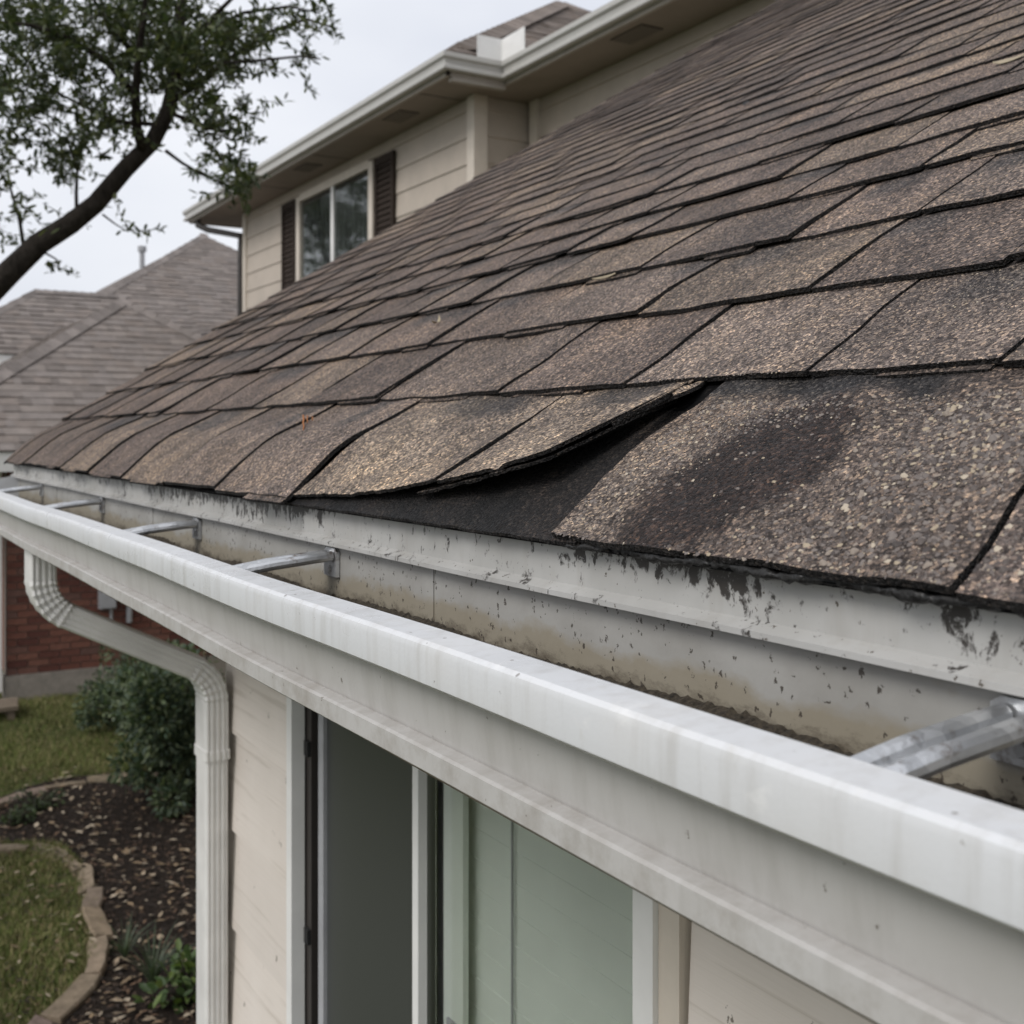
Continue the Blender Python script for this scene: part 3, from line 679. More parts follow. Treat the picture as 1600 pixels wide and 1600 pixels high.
for hx, t in enumerate((.345, 1.215, 1.757, 2.45, 3.2)):
    hg = thing('hanger', None, None, (.43, t, H(.14))); adopt(hg, gut)
    m = MB()
    rr_ = .0058
    for dy in (-.0095, .0095):
        m.tube([(.489, t + dy, H(.1350)), (.470, t + dy, H(.1362)), (.42, t + dy, H(.1410)), (.377, t + dy, H(.1470)), (.356, t + dy, H(.1490))], [rr_, rr_, rr_, rr_ * .9, rr_ * .6], 10)
    m.add([(.488, t - .0093, H(.1348)), (.488, t + .0093, H(.1348)), (.372, t + .0093, H(.1472)), (.372, t - .0093, H(.1472)), (.488, t - .0093, H(.1372)), (.488, t + .0093, H(.1372)), (.372, t + .0093, H(.1490)), (.372, t - .0093, H(.1490))], [(0, 3, 2, 1), (4, 5, 6, 7), (0, 1, 5, 4), (1, 2, 6, 5), (2, 3, 7, 6), (3, 0, 4, 7)]); m.build('strap', M['galv'], hg, False); soft(hg.children[0])
    m = MB(); m.prism([(t - .018, H(.158)), (t + .018, H(.158)), (t + .018, H(.130)), (t + .012, H(.1262)), (t - .012, H(.1262)), (t - .018, H(.130))], .4905, .4945, axis='x'); m.build('back_plate', M['galv'], hg)
    m = MB(); m.tube([(.4905, t, H(.150)), (.4880, t, H(.150))], [.0045, .0035], 6); m.build('screw', M['galv'], hg)
# debris lying in the trough
def debris():
    n = 500; T = np.linspace(.2, 2.2, n); g = np.random.default_rng(4)
    amp = np.clip(.5 + .6 * vnoise(T * 3, T * 0, 3, 1.2), .05, 1)
    V = []; F = []
    k = 9
    for i, t in enumerate(T):
        for j in range(k):
            x = .4945 - .10 * j / (k - 1); top = .1822 - .012 * amp[i] + .045 * (j / (k - 1)) + g.normal(0, .0009)
            V.append((x, t, H(min(top, .2375))))
    for i in range(n - 1):
        for j in range(k - 1): F.append((i*k+j, i*k+j+1, (i+1)*k+j+1, (i+1)*k+j))
    o = mk('gutter_debris', V, F, M['silt'], None, False); tag(o, 'dark rotted leaf debris lying along the bottom of the gutter', 'debris', kind='stuff')
debris()

# ================================================================= downspout
ds = thing('downspout', 'white ribbed downspout with two elbows beside the window', 'downspout', (.80, 2.71, 0))
TD = 2.71; RIB = .0032
def spout_ring(c, tang, wd, wt):
    """ribbed rectangular section: wt along y, wd across; ribs on the two broad faces"""
    tang = Vector(tang).normalized(); yv = Vector((0, 1, 0)); q = yv.cross(tang).normalized()   # q: outward-ish
    pts = []
    def side(n, f):
        for k in range(n): pts.append(f(k / n))
    rib = lambda x: RIB * (1 if (int(x * 9) % 2 == 1) else 0)
    N = 27
    for k in range(N): x = k / N; pts.append((-wd/2 + wd * x, -wt/2 + (rib(x) if .12 < x < .9 else 0)))
    for k in range(9): x = k / 9; pts.append((wd/2, -wt/2 + wt * x))
    for k in range(N): x = k / N; pts.append((wd/2 - wd * x, wt/2))
    for k in range(9): x = k / 9; pts.append((-wd/2, wt/2 - wt * x))
    out = []
    for a, b in pts:
        # round the corners
        ra = .010
        ca = max(-(wd/2 - ra), min(wd/2 - ra, a)); cb = max(-(wt/2 - ra), min(wt/2 - ra, b)); dx, dy = a - ca, b - cb; L = math.hypot(dx, dy)
        if L > ra: dx, dy = dx / L * ra, dy / L * ra
        a, b = ca + dx, cb + dy
        out.append(Vector(c) + q * a + yv * b)
    return out
def spout(name, path, wd=.056, wt=.092, flare=None):
    m = MB(); vs = []; fs = []; n = None
    for i, (c, tg_) in enumerate(path):
        k = 1 + (flare[i] if flare else 0); rg = spout_ring(c, tg_, wd * k, wt * k); n = len(rg); vs += rg
    for i in range(len(path) - 1):
        for j in range(n): fs.append((i*n+j, i*n+(j+1) % n, (i+1)*n+(j+1) % n, (i+1)*n+j))
    fs.append(tuple(range(n))[::-1]); fs.append(tuple((len(path)-1)*n + j for j in range(n)))
    m.add(vs, fs); o = m.build(name, M['spout'], ds); soft(o, .5); return o
def arc(c, r, a0, a1, n, crimp):
    """elbow in the x-z plane about centre c; angles in degrees"""
    pa = []; fl = []
    for k in range(n + 1):
        a = math.radians(a0 + (a1 - a0) * k / n); sg = 1 if a1 > a0 else -1
        pa.append(((c[0] + r * math.cos(a), TD, c[1] + r * math.sin(a)), (-math.sin(a) * sg, 0, math.cos(a) * sg)))
        fl.append(.045 if k % 2 else -.02)
    return pa, fl
x0 = .415; zt = H(.238)
sl_ang = 27                                   # slope of the cross run below horizontal
rE = .095
# first elbow: from straight down (tangent -z) to run direction (+x, down)
spout('outlet', [((x0, TD, zt), (0, 0, -1)), ((x0, TD, H(.315)), (0, 0, -1))])
pa, fl = arc((x0 + rE, H(.315)), rE, 180, 360 - 90 - sl_ang, 12, 1); spout('upper_elbow', pa, flare=fl)
e1 = Vector(pa[-1][0]); dirn = Vector((math.cos(math.radians(sl_ang)), 0, -math.sin(math.radians(sl_ang))))
XV = DW - .034                                # vertical run against the wall
# second elbow centre: arc from run direction to straight down, ends at x = XV
c2x = XV - rE; a_start = 90 - sl_ang
need = c2x + rE * math.cos(math.radians(a_start))
L = (need - e1.x) / dirn.x; e2 = e1 + dirn * L
RIB = .0012
spout('cross_run', [(tuple(e1), tuple(dirn)), (tuple(e2), tuple(dirn))], .0545, .090)
RIB = .003
c2 = (c2x, e2.z - rE * math.sin(math.radians(a_start)))
pa, fl = arc(c2, rE, a_start, 0, 10, 1); spout('lower_elbow', pa, flare=fl)
zv = c2[1]
spout('elbow_skirt', [((XV, TD, zv), (0, 0, -1)), ((XV, TD, zv - .12), (0, 0, -1))], .058, .094)
spout('pipe', [((XV, TD, zv - .12), (0, 0, -1)), ((XV, TD, .12), (0, 0, -1))], .055, .091)
spout('band', [((XV, TD, zv - .112), (0, 0, -1)), ((XV, TD, zv - .135), (0, 0, -1))], .063, .100)

# ================================================================= two storey house behind
uh = thing('two_storey_house', 'two storey cream house with brown shutters and deep eaves behind the wing', 'house', (5.5, 12, 0))
U = lambda z: HC + z + .13
D1_, D2_, TJ, TE = 5.0, 5.56, 8.98, 15.5     # front wall, set-back wall, jog, far corner
ZT = U(2.91)
ub = MB(); ub.box(D1_ + .03, 11, TJ + .03, TE - .03, 0, ZT); ub.box(D2_ + .03, 11, 2.9, TJ + .03, 0, ZT - .002)
uw = ub.build('wall', M['upwall'], uh)
z = .2
W0, W1 = 11.2, 13.35
while z < ZT - .01:
    z1 = min(z + .24, ZT)
    def board(x, a, b):
        s_ = MB(); s_.prism([(x + .028, z - .015), (x, z - .015), (x + .014, z1), (x + .028, z1)], a, b); s_.build('siding_board', M['upwall'], uw)
    if z > U(.2) and z1 < U(2.85): board(D1_, TJ + .0, W0 - .06); board(D1_, W1 + .06, TE)
    else: board(D1_, TJ, TE)
    board(D2_, 2.9, TJ - .002)
    s_ = MB(); s_.prism([(TJ + .03, z - .015), (TJ + .002, z - .015), (TJ + .016, z1), (TJ + .03, z1)], D1_ + .012, D2_, axis='x'); s_.build('siding_board', M['upwall'], uw)
    s_ = MB(); s_.prism([(TE - .03, z - .015), (TE - .002, z - .015), (TE - .016, z1), (TE - .03, z1)][::-1], D1_ + .012, 11, axis='x'); s_.build('siding_board', M['upwall'], uw)
    z = z1
cb = MB(); cb.box(D1_ - .02, D1_ + .12, TJ - .022, TJ + .11, 0, ZT - .002); cb.build('corner_board', M['trim'], uh)
cb = MB(); cb.box(D1_ - .02, D1_ + .12, TE - .10, TE + .022, 0, ZT - .002); cb.build('corner_board', M['trim'], uh)
cb = MB(); cb.box(D2_ - .02, D2_ + .02, TJ - .18, TJ - .05, 0, ZT - .002); cb.build('corner_board', M['trim'], uh)
# soffit (L-shaped in plan), fascia, gutters
E1, E2, TEn, TEf = 4.45, 5.01, 8.52, 16.6
so_ = MB(); so_.box(E1 + .1, 11.6, TEn + .1, TEf - .1, U(2.91), U(2.935)); so_.box(E2 + .1, 11.6, 2.9, TEn + .1, U(2.91), U(2.935)); so_.build('soffit', M['soffit'], uh)
for d, t in ((4.74, 12.4), (4.74, 9.96), (5.30, 7.0), (5.3, 4.4)):
    v_ = thing('soffit_vent', None, None, (d, t, U(2.9))); adopt(v_, uh)
    m = MB(); m.box(d - .1, d + .1, t - .2, t + .2, U(2.902), U(2.9098)); m.build('screen', M['vent'], v_)
    for k in range(5):
        m = MB(); m.box(d - .09 + k * .04, d - .075 + k * .04, t - .19, t + .19, U(2.898), U(2.9018)); m.build('louvre', M['soffit'], v_)
for dd, tt in ((4.55, 9.2), (4.56, 11.8), (4.55, 13.6)):   # joints between soffit sheets
    m = MB(); m.box(dd + .012, D1_ - .005, tt, tt + .012, U(2.906), U(2.9098)); m.build('soffit_joint', M['dark'], uh)
fz0, fz1 = U(2.90), U(3.08)
m = MB(); m.box(E1 + .07, E1 + .1, TEn + .07, TEf - .07, fz0, fz1); m.box(E1 + .07, E2 + .1, TEn + .07, TEn + .1, fz0 + .001, fz1); m.box(E2 + .07, E2 + .1, 2.9, TEn + .07, fz0, fz1); m.box(E1 + .1, 11.6, TEf - .1, TEf - .07, fz0, fz1); m.build('fascia', M['fascia'], uh)
m = MB(); m.box(E1 + .12, E2 + .085, TEn + .075, TEn + .14, U(2.865), U(2.8995)); m.build('bed_moulding', M['fascia'], uh)
GP = [(.07, -.03), (.012, -.03), (.006, -.022), (.006, .0), (.028, .018), (.02, .055), (.0, .068), (-.004, .075), (-.004, .112), (.012, .118), (.016, .112), (.07, .112)]
ug = thing('upper_gutter', None, None, (E1, 12, U(2.95))); adopt(ug, uh)
def ogee(name, corners):
    """gutter profile swept with mitred corners; corners: (x, y, dx, dy) where (dx, dy) scales the inward offset"""
    m = MB(); vs = []; fs = []; n = len(GP)
    for (x, y, ix, iy) in corners:
        for a, b in GP: vs.append((x + ix * a, y + iy * a, U(2.965) + b))
    for k in range(len(corners) - 1):
        for i in range(n): j = (i + 1) % n; fs.append((k*n+i, k*n+j, (k+1)*n+j, (k+1)*n+i))
    fs += [tuple(range(n))[::-1], tuple((len(corners)-1)*n + i for i in range(n))]
    m.add(vs, fs); o = m.build(name, M['ugut'], ug); return o
ogee('run', [(11.6, TEf, 0, -1), (E1, TEf, 1, -1), (E1, TEn, 1, 1), (E2, TEn, 1, 1), (E2, 2.9, 1, 0)])
m = MB(); m.box(E2 - .235, E2 + .012, TEn + .008, TEn + .014, U(3.083), U(3.27)); m.box(E2 + .006, E2 + .012, TEn - .36, TEn + .008, U(3.083), U(3.27)); m.build('splash_guard', M['white'], ug)
m = MB(); m.tube([(E1 + .12, TEf - .35, U(2.93)), (E1 + .12, TEf - .35, U(2.84)), (E1 + .22, TEf - .5, U(2.76)), (D1_ - .03, TE + .06, U(2.62)), (D1_ - .03, TE + .06, U(2.3)), (D1_ - .03, TE + .06, .1)], .045, 8); m.build('rear_downspout', M['dark'], ug, True)
# roof of the two storey house: hips, with ridge cap and tabs on the plane that shows
ur = MB(); KZ = .64; x0_, y0_, zb = E1 - .02, TEn - .02, U(3.085)
def hip_roof(m, x0, x1, y0, y1, z, k):
    w_ = min(x1 - x0, y1 - y0) / 2
    v = [(x0, y0, z), (x1, y0, z), (x1, y1, z), (x0, y1, z)]
    if y1 - y0 >= x1 - x0: a, b = ((x0 + x1) / 2, y0 + w_, z + w_ * k), ((x0 + x1) / 2, y1 - w_, z + w_ * k); f = [(0, 1, 4), (1, 2, 5, 4), (2, 3, 5), (3, 0, 4, 5), (0, 3, 2, 1)]
    else: a, b = (x0 + w_, (y0 + y1) / 2, z + w_ * k), (x1 - w_, (y0 + y1) / 2, z + w_ * k); f = [(3, 0, 4), (0, 1, 5, 4), (1, 2, 5), (2, 3, 4, 5), (0, 3, 2, 1)]
    m.add(v + [a, b], f)
hip_roof(ur, E1 + .03, 11.6, TEn + .03, TEf - .03, zb - .03, KZ)
urn = MB(); urn.add([(E2 + .03, 2.9, zb - .03), (E2 + .03, 10.0, zb - .03), (8.3, 10.0, zb - .03 + KZ * 3.26), (8.3, 2.9, zb - .03 + KZ * 3.26), (11.6, 2.9, zb - .03), (11.6, 10, zb - .03)], [(0, 3, 2, 1), (3, 4, 5, 2), (0, 1, 5, 4), (0, 4, 3), (1, 2, 5)])
ur.c = [(1, 1, 1)] * len(ur.v); uro = ur.build('roof', M['up'], uh); urn.c = [(1, 1, 1)] * len(urn.v); urn.build('low_roof', M['up'], uh)
def plane_tabs(parent, m, o, u, v, width, expo, nrows, nind, tabw=.30, cols=None, name='shingle', vis=None, th=.012):
    """rows of tabs on a roof plane: o origin at eave, u along the eave, v up the slope, width(row_s)->(u0,u1)"""
    o, u, v = map(np.array, (o, u, v)); nn = np.cross(u, v); rest = MB(); r = random.Random(5); k = 0
    for i in range(nrows):
        s0, s1 = i * expo, (i + 1) * expo + .02; a0, b0 = width(s0); a1, b1 = width(min(s1, nrows * expo))
        x = a0 - r.uniform(0, tabw)
        while x < b0:
            x2 = x + tabw * r.choice([.4, .6, .8, 1., 1., 1.2]); p, q = max(x, a0), min(x2, b0); p1, q1 = min(max(x, a1), b1), max(min(x2, b1), a1)
            x = x2
            if q - p < .015: continue
            dz = th * r.uniform(.7, 1.6); c = np.array(r.choice(cols or [(1, 1, 1), (.82, .81, .8), (1.15, 1.13, 1.1), (.68, .67, .66), (.92, .88, .84)]))
            cc = [tuple(c)] * 8
            V = [o + u * p + v * s0 + nn * dz, o + u * q + v * s0 + nn * dz, o + u * q1 + v * s1 + nn * .003, o + u * p1 + v * s1 + nn * .003, o + u * p + v * s0 - nn * .002, o + u * q + v * s0 - nn * .002, o + u * q1 + v * s1 - nn * .002, o + u * p1 + v * s1 - nn * .002]
            F = [(0, 1, 2, 3), (4, 7, 6, 5), (0, 4, 5, 1), (1, 5, 6, 2), (3, 2, 6, 7), (0, 3, 7, 4)]
            if k < nind and (vis is None or vis(V[0])): mk(name, V, F, m, parent, False, cc); k += 1
            else: rest.add(V, F, cc)
    if rest.v: q = rest.build('far_' + name + 's', m, parent); q['kind'] = 'stuff'
sU = math.sqrt(1 + KZ * KZ)
plane_tabs(uro, M['up'], (E1 + .03, TEn + .03, zb - .028), (1, 0, 0), (0, 1 / sU, KZ / sU), lambda s: (s / sU, 7.1 - s / sU), .14 , 28, 120, vis=lambda p: p[0] < 7.6)
def cap_run(parent, m, p0, p1, n, wd=.16):
    p0, p1 = Vector(p0), Vector(p1); d = (p1 - p0) / n; sd_ = d.cross(Vector((0, 0, 1))).normalized()
    for k in range(n):
        a = p0 + d * k; b = a + d * 1.12; up0 = Vector((0, 0, .055)); up1 = Vector((0, 0, .04)); dn = Vector((0, 0, -.025))
        V = [a + sd_ * wd + dn, a + up0, a - sd_ * wd + dn, b + sd_ * wd + dn, b + up1, b - sd_ * wd + dn]
        mk('ridge_cap', V, [(0, 1, 4, 3), (1, 2, 5, 4), (0, 2, 1), (3, 4, 5), (0, 3, 5, 2)], m, parent, False, [tuple(np.ones(3) * random.uniform(.75, 1.15))] * 6)
cap_run(uro, M['up'], (E1 + .3, TEn + .3, zb - .01 + .25 * KZ), (E1 + 3.3, TEn + 3.3, zb - .01 + 3.25 * KZ), 22)
# window + shutters
wz0, wz1 = U(1.25), U(2.76)
uwn = thing('window', None, None, (D1_, 12.3, wz0)); adopt(uwn, uh)
m = MB(); m.box(D1_ - .03, D1_ + .06, W0 - .06, W0 + .05, wz0, wz1); m.box(D1_ - .03, D1_ + .06, W1 - .05, W1 + .06, wz0, wz1); m.box(D1_ - .028, D1_ + .06, W0 + .05, W1 - .05, wz1 - .06, wz1 + .03); m.box(D1_ - .028, D1_ + .06, W0 + .05, W1 - .05, wz0, wz0 + .06); m.build('frame', M['trim'], uwn)
m = MB(); m.box(D1_ - .015, D1_ + .03, 12.25, 12.33, wz0 + .06, wz1 - .06); m.build('mullion', M['white'], uwn)
m_up_glass = m_glass('upper_glass', (.8, .85, .84), .02, 1.45)
for a, b in ((W0 + .05, 12.25), (12.33, W1 - .05)):
    m = MB(); m.box(D1_ + .0, D1_ + .006, a, b, wz0 + .06, wz1 - .06); m.build('pane', m_up_glass, uwn)
m = MB(); r = random.Random(3); P = [];
for k in range(60):
    y = W0 + (W1 - W0) * k / 59; P.append((D1_ + .010 + .008 * (1 + math.sin(k * 1.7 + math.sin(k) * .7)), y))
for k in range(59): m.add([(P[k][0], P[k][1], wz0), (P[k+1][0], P[k+1][1], wz0), (P[k+1][0], P[k+1][1], wz1), (P[k][0], P[k][1], wz1)], [(0, 3, 2, 1)])
m.build('curtain', M['curtain'], uwn)
for a, b in ((10.62, 11.09), (13.45, 13.92)):
    sh = thing('shutter', None, None, (D1_, a, wz0)); adopt(sh, uh)
    m = MB(); x_ = D1_ - .034
    m.box(x_, D1_ - .002, a, a + .06, wz0, wz1); m.box(x_, D1_ - .002, b - .06, b, wz0, wz1); m.box(x_ + .001, D1_ - .002, a + .06, b - .06, wz1 - .08, wz1); m.box(x_ + .001, D1_ - .002, a + .06, b - .06, wz0, wz0 + .08); m.build('stile_frame', M['shutter'], sh)
    z = wz0 + .09
    while z < wz1 - .09:
        m = MB(); m.add([(x_ + .008, a + .06, z), (x_ + .008, b - .06, z), (x_ + .024, b - .06, z + .055), (x_ + .024, a + .06, z + .055), (D1_ - .002, a + .06, z), (D1_ - .002, b - .06, z), (D1_ - .001, b - .06, z + .055), (D1_ - .001, a + .06, z + .055)], [(0,1,2,3), (7,6,5,4), (0,4,5,1), (2,6,7,3), (1,5,6,2), (3,7,4,0)]); m.build('slat', M['shutter'], sh); z += .062

# ================================================================= brick neighbour
nb = thing('brick_house', 'single storey red brick house with grey shingle hip roofs at the left', 'house', (3, 16, 0))
NC = [(1, 1, 1), (.9, .89, .88), (1.08, 1.07, 1.05), (.8, .79, .78), (.97, .94, .91)]
KN = .65; sN = math.sqrt(1 + KN * KN)
def hip_thing(name, apex, run, back, xr=None):
    ax, ay, az = apex; m = MB(); z = az - run * KN; x0, x1 = ax - run, ax + run
    v = [(x0, ay - run, z), (x1, ay - run, z), (ax, ay, az), (ax, back, az), (x0, back, z), (x1, back, z)]
    f = [(0, 1, 2), (0, 2, 3, 4), (1, 5, 3, 2), (0, 4, 5, 1), (4, 3, 5)]
    m.add(v, f); m.c = [(.8, .8, .8)] * 6
    return m.build(name, M['far'], nb), z
# front hip over the brick wall (cut by the two storey house, which it adjoins)
ap = px3(190, 470, 15.0); run = 2.95
fr_o, ez = hip_thing('front_roof', tuple(ap), run, 19.9)
plane_tabs(fr_o, M['far'], (ap[0] - run, ap[1] - run, ez + .004), (1, 0, 0), (0, 1 / sN, KN / sN), lambda s: (s / sN, 2 * run - s / sN), .148, 23, 298, tabw=.22, cols=NC, vis=lambda p: p[0] < 4.9, th=.012)
plane_tabs(fr_o, M['far'], (ap[0] - run, 19.8, ez + .004), (0, -1, 0), (1 / sN, 0, KN / sN), lambda s: (0, 19.8 - (ap[1] - run) - s / sN), .148, 23, 0)
cap_run(fr_o, M['far'], (ap[0] - run, ap[1] - run, ez), tuple(ap), 24, .13); cap_run(fr_o, M['far'], (ap[0] + 1.6, ap[1] - 1.6, ap[2] - 1.6 * KN), tuple(ap), 13, .10)
m = MB(); m.box(ap[0] - run + .02, 4.9, ap[1] - run + .02, ap[1] - run + .045, ez - .2, ez - .005); m.box(ap[0] - run + .02, ap[0] - run + .045, ap[1] - run + .045, 19, ez - .2, ez - .005); m.build('fascia', M['white'], nb)
m = MB(); m.box(ap[0] - run + .05, 4.9, ap[1] - run + .05, 13.05, ez - .2, ez - .18); m.build('soffit', M['soffit'], nb)
# back hip
bp = px3(318, 368, 24.0); brun = 5.3
br_o, bz = hip_thing('rear_roof', tuple(bp), brun, 34)
plane_tabs(br_o, M['far'], (bp[0] - brun, bp[1] - brun, bz + .004), (1, 0, 0), (0, 1 / sN, KN / sN), lambda s: (s / sN, 2 * brun - s / sN), .16, 40, 0, tabw=.27, th=.016, cols=NC)
cap_run(br_o, M['far'], (bp[0] - brun, bp[1] - brun, bz), tuple(bp), 30, .12)
m = MB(); m.box(bp[0] - brun + .4, bp[0] + brun - .4, bp[1] - brun + .4, 33, 0, bz - .02); m.build('rear_wall', M['upwall'], nb)
# porch roof at far left
pt = px3(100, 459, 18.9); m = MB()
xl, xr_, yt, zr = px3(45, 456, 19.2)[0], px3(200, 464, 19.2)[0], pt[1], pt[2]; rp = 1.75
V = [(xl - rp, yt - rp, zr - rp * KN), (xr_ + 1, yt - rp, zr - rp * KN), (xr_ + 1, yt, zr), (xl, yt, zr), (xl - rp, yt + rp, zr - rp * KN), (xr_ + 1, yt + rp, zr - rp * KN)]
m.add(V, [(0, 1, 2, 3), (0, 3, 4), (3, 2, 5, 4), (0, 4, 5, 1), (1, 5, 2)]); m.c = [(.8, .8, .8)] * 6; po = m.build('side_roof', M['far'], nb)
plane_tabs(po, M['far'], (xl - rp, yt - rp, zr - rp * KN + .004), (1, 0, 0), (0, 1 / sN, KN / sN), lambda s: (s / sN, xr_ + 1 - xl + rp), .155, 13, 60, tabw=.25, th=.016, cols=NC)
cap_run(po, M['far'], (xl - rp, yt - rp, zr - rp * KN), (xl, yt, zr), 8, .1); cap_run(po, M['far'], (xl, yt, zr), (xr_, yt, zr), 10, .1)
m = MB(); m.box(xl - rp + .02, xr_ + .4, yt - rp + .02, yt - rp + .05, zr - rp * KN - .17, zr - rp * KN - .004); m.build('side_fascia', M['white'], nb)
m = MB(); m.box(xl - rp + .5, xr_ + .9, yt - rp + .6, yt + rp - .4, 0, zr - rp * KN - .02); m.build('side_wall', M['soffit'], nb)
m = MB(); vp = px3(222, 425, 22.5); m.tube([vp, vp + np.array([0, 0, .42])], .05, 10); m.tube([vp + np.array([0, 0, .40]), vp + np.array([0, 0, .5])], .085, 10); m.build('vent_pipe', M['greybox'], nb)
# brick wall
TB = 13.0; BX0, BX1 = 1.66, 4.88
m = MB(); m.box(BX0, BX1, TB + .02, TB + .2, .27, ez - .02); bw = m.build('wall', M['mortar'], nb)
m = MB(); m.box(BX0 + .01, BX0 + .2, TB + .2, 19, .27, ez - .02); m.build('side_brick_wall', M['brick'], nb)
m = MB(); m.box(BX0 - .02, BX1, TB - .03, TB + .2, 0, .27); m.build('foundation', M['conc'], nb)
rest = MB(); shared = None; row = 0; z = .275; nb_i = 0
while z < ez - .08:
    x = BX0 + (0 if row % 2 else -.105)
    while x < BX1:
        a, b = max(x, BX0), min(x + .2, BX1 - .001)
        if b - a > .03:
            if z < 1.85 and x < 3.75:
                if b - a > .199 and shared is not None:
                    o = shared.copy(); COL.objects.link(o); o.parent = bw; o.matrix_parent_inverse = Matrix.Identity(4) @ world_of(bw).inverted(); o.location = (a, TB + random.uniform(-.003, .003), z)
                else:
                    q = MB(); q.box(0, b - a, -.002, .03, 0, .064); o = q.build('brick', M['brick']); adopt(o, bw); o.location = (a, TB, z)
                    if b - a > .199: shared = o
            else: rest.box(a, b, TB - .002, TB + .03, z, z + .064)
        x += .211
    z += .0745; row += 1
q = rest.build('far_bricks', M['brick'], bw); q['kind'] = 'stuff'
m = MB(); m.box(BX0 - .16, BX0 - .052, TB - .05, TB + .1, .12, ez - .03); m.build('corner_trim', M['white'], nb)
p = px3(166, 935, 12.5); m = MB(); m.box(p[0] - .085, p[0] + .085, TB - .12, TB - .004, p[2] - .1, p[2] + .16); m.box(p[0] - .075, p[0] + .075, TB - .13, TB - .12, p[2] - .09, p[2] + .15); m.tube([(p[0], TB - .05, p[2] + .16), (p[0], TB - .05, ez - .2)], .025, 8); m.tube([(p[0] + .05, TB - .03, p[2] - .1), (p[0] + .05, TB - .03, p[2] - .35)], .018, 8); m.build('meter_box', M['greybox'], nb)
p = px3(202, 955, 12.6); m = MB(); m.tube([(p[0], TB - .04, p[2] - .12), (p[0], TB - .04, p[2] + .6)], .032, 10); m.build('conduit', M['greybox'], nb)
# timber step at the foot of the wall
st = thing('wooden_step', 'weathered wooden step on the ground by the brick wall', 'step', tuple(gpt(5, 1120)))
p = gpt(8, 1128)
for k in range(3):
    m = MB(); m.box(p[0] - .75, p[0] + .12 + .02 * k, p[1] + .15 * k, p[1] + .15 * k + .13, .10 + .004 * k, .14); m.build('board', M['wood'], st)
m = MB(); m.box(p[0] + .03, p[0] + .09, p[1] + .02, p[1] + .40, 0, .099); m.build('support', M['wood'], st)
m = MB(); m.box(p[0] - .7, p[0] - .64, p[1] + .02, p[1] + .40, 0, .099); m.build('support', M['wood'], st)

# ================================================================= garden edging
def edging(name, label, pts, wd, gaps):
    P = np.array([gpt(x, y, .06)[:2] for x, y in pts]); root = thing(name, label, 'edging', (P[len(P)//2][0], P[len(P)//2][1], 0))
    seg = np.r_[0, np.cumsum(np.hypot(*np.diff(P, axis=0).T))]; L = seg[-1]; s = 0; r = random.Random(8)
    while s < L - .05:
        l = r.uniform(*gaps); e = min(s + l - .012, L); ctr = []
        rows = 5; V = []; F = []; wv = wd * r.uniform(.7, 1.25); zt_ = .034 + r.uniform(-.012, .014); tilt = r.uniform(-.02, .02); yawj = r.uniform(-.03, .03)
        for k in range(rows):
            q = s + (e - s) * k / (rows - 1); c = np.array([np.interp(q, seg, P[:, 0]), np.interp(q, seg, P[:, 1])]); c2_ = np.array([np.interp(q + .02, seg, P[:, 0]), np.interp(q + .02, seg, P[:, 1])])
            tn = c2_ - c; tn = tn / (np.linalg.norm(tn) + 1e-9); nr = np.array([-tn[1], tn[0]]); ww = wv * (1 + r.uniform(-.1, .1)); c = c + nr * yawj * (k / 2 - 1)
            if k in (0, rows - 1): ww *= .9
            for (o_, h_) in ((-.5, -.02), (-.5, zt_ - .012 + tilt), (-.42, zt_ + tilt), (.42, zt_ - tilt), (.5, zt_ - .012 - tilt), (.5, -.02)):
                pp = c + nr * o_ * ww; V.append((pp[0], pp[1], h_ + (r.uniform(-.004, .004) if h_ > 0 else 0)))
        for k in range(rows - 1):
            for i in range(6): j = (i + 1) % 6; F.append((k*6+i, k*6+j, (k+1)*6+j, (k+1)*6+i))
        F += [tuple(range(6))[::-1], tuple((rows-1)*6 + i for i in range(6))]
        mk('stone', V, F, M['stone'], root); s += l
edging('garden_edging', 'curved pale stone edging between the near lawn and the dark bed', edge_near, .105, (.25, .48))
edging('garden_edging', 'low pale stone edging along the far lawn behind the mulch bed', edge_far, .075, (.3, .55))

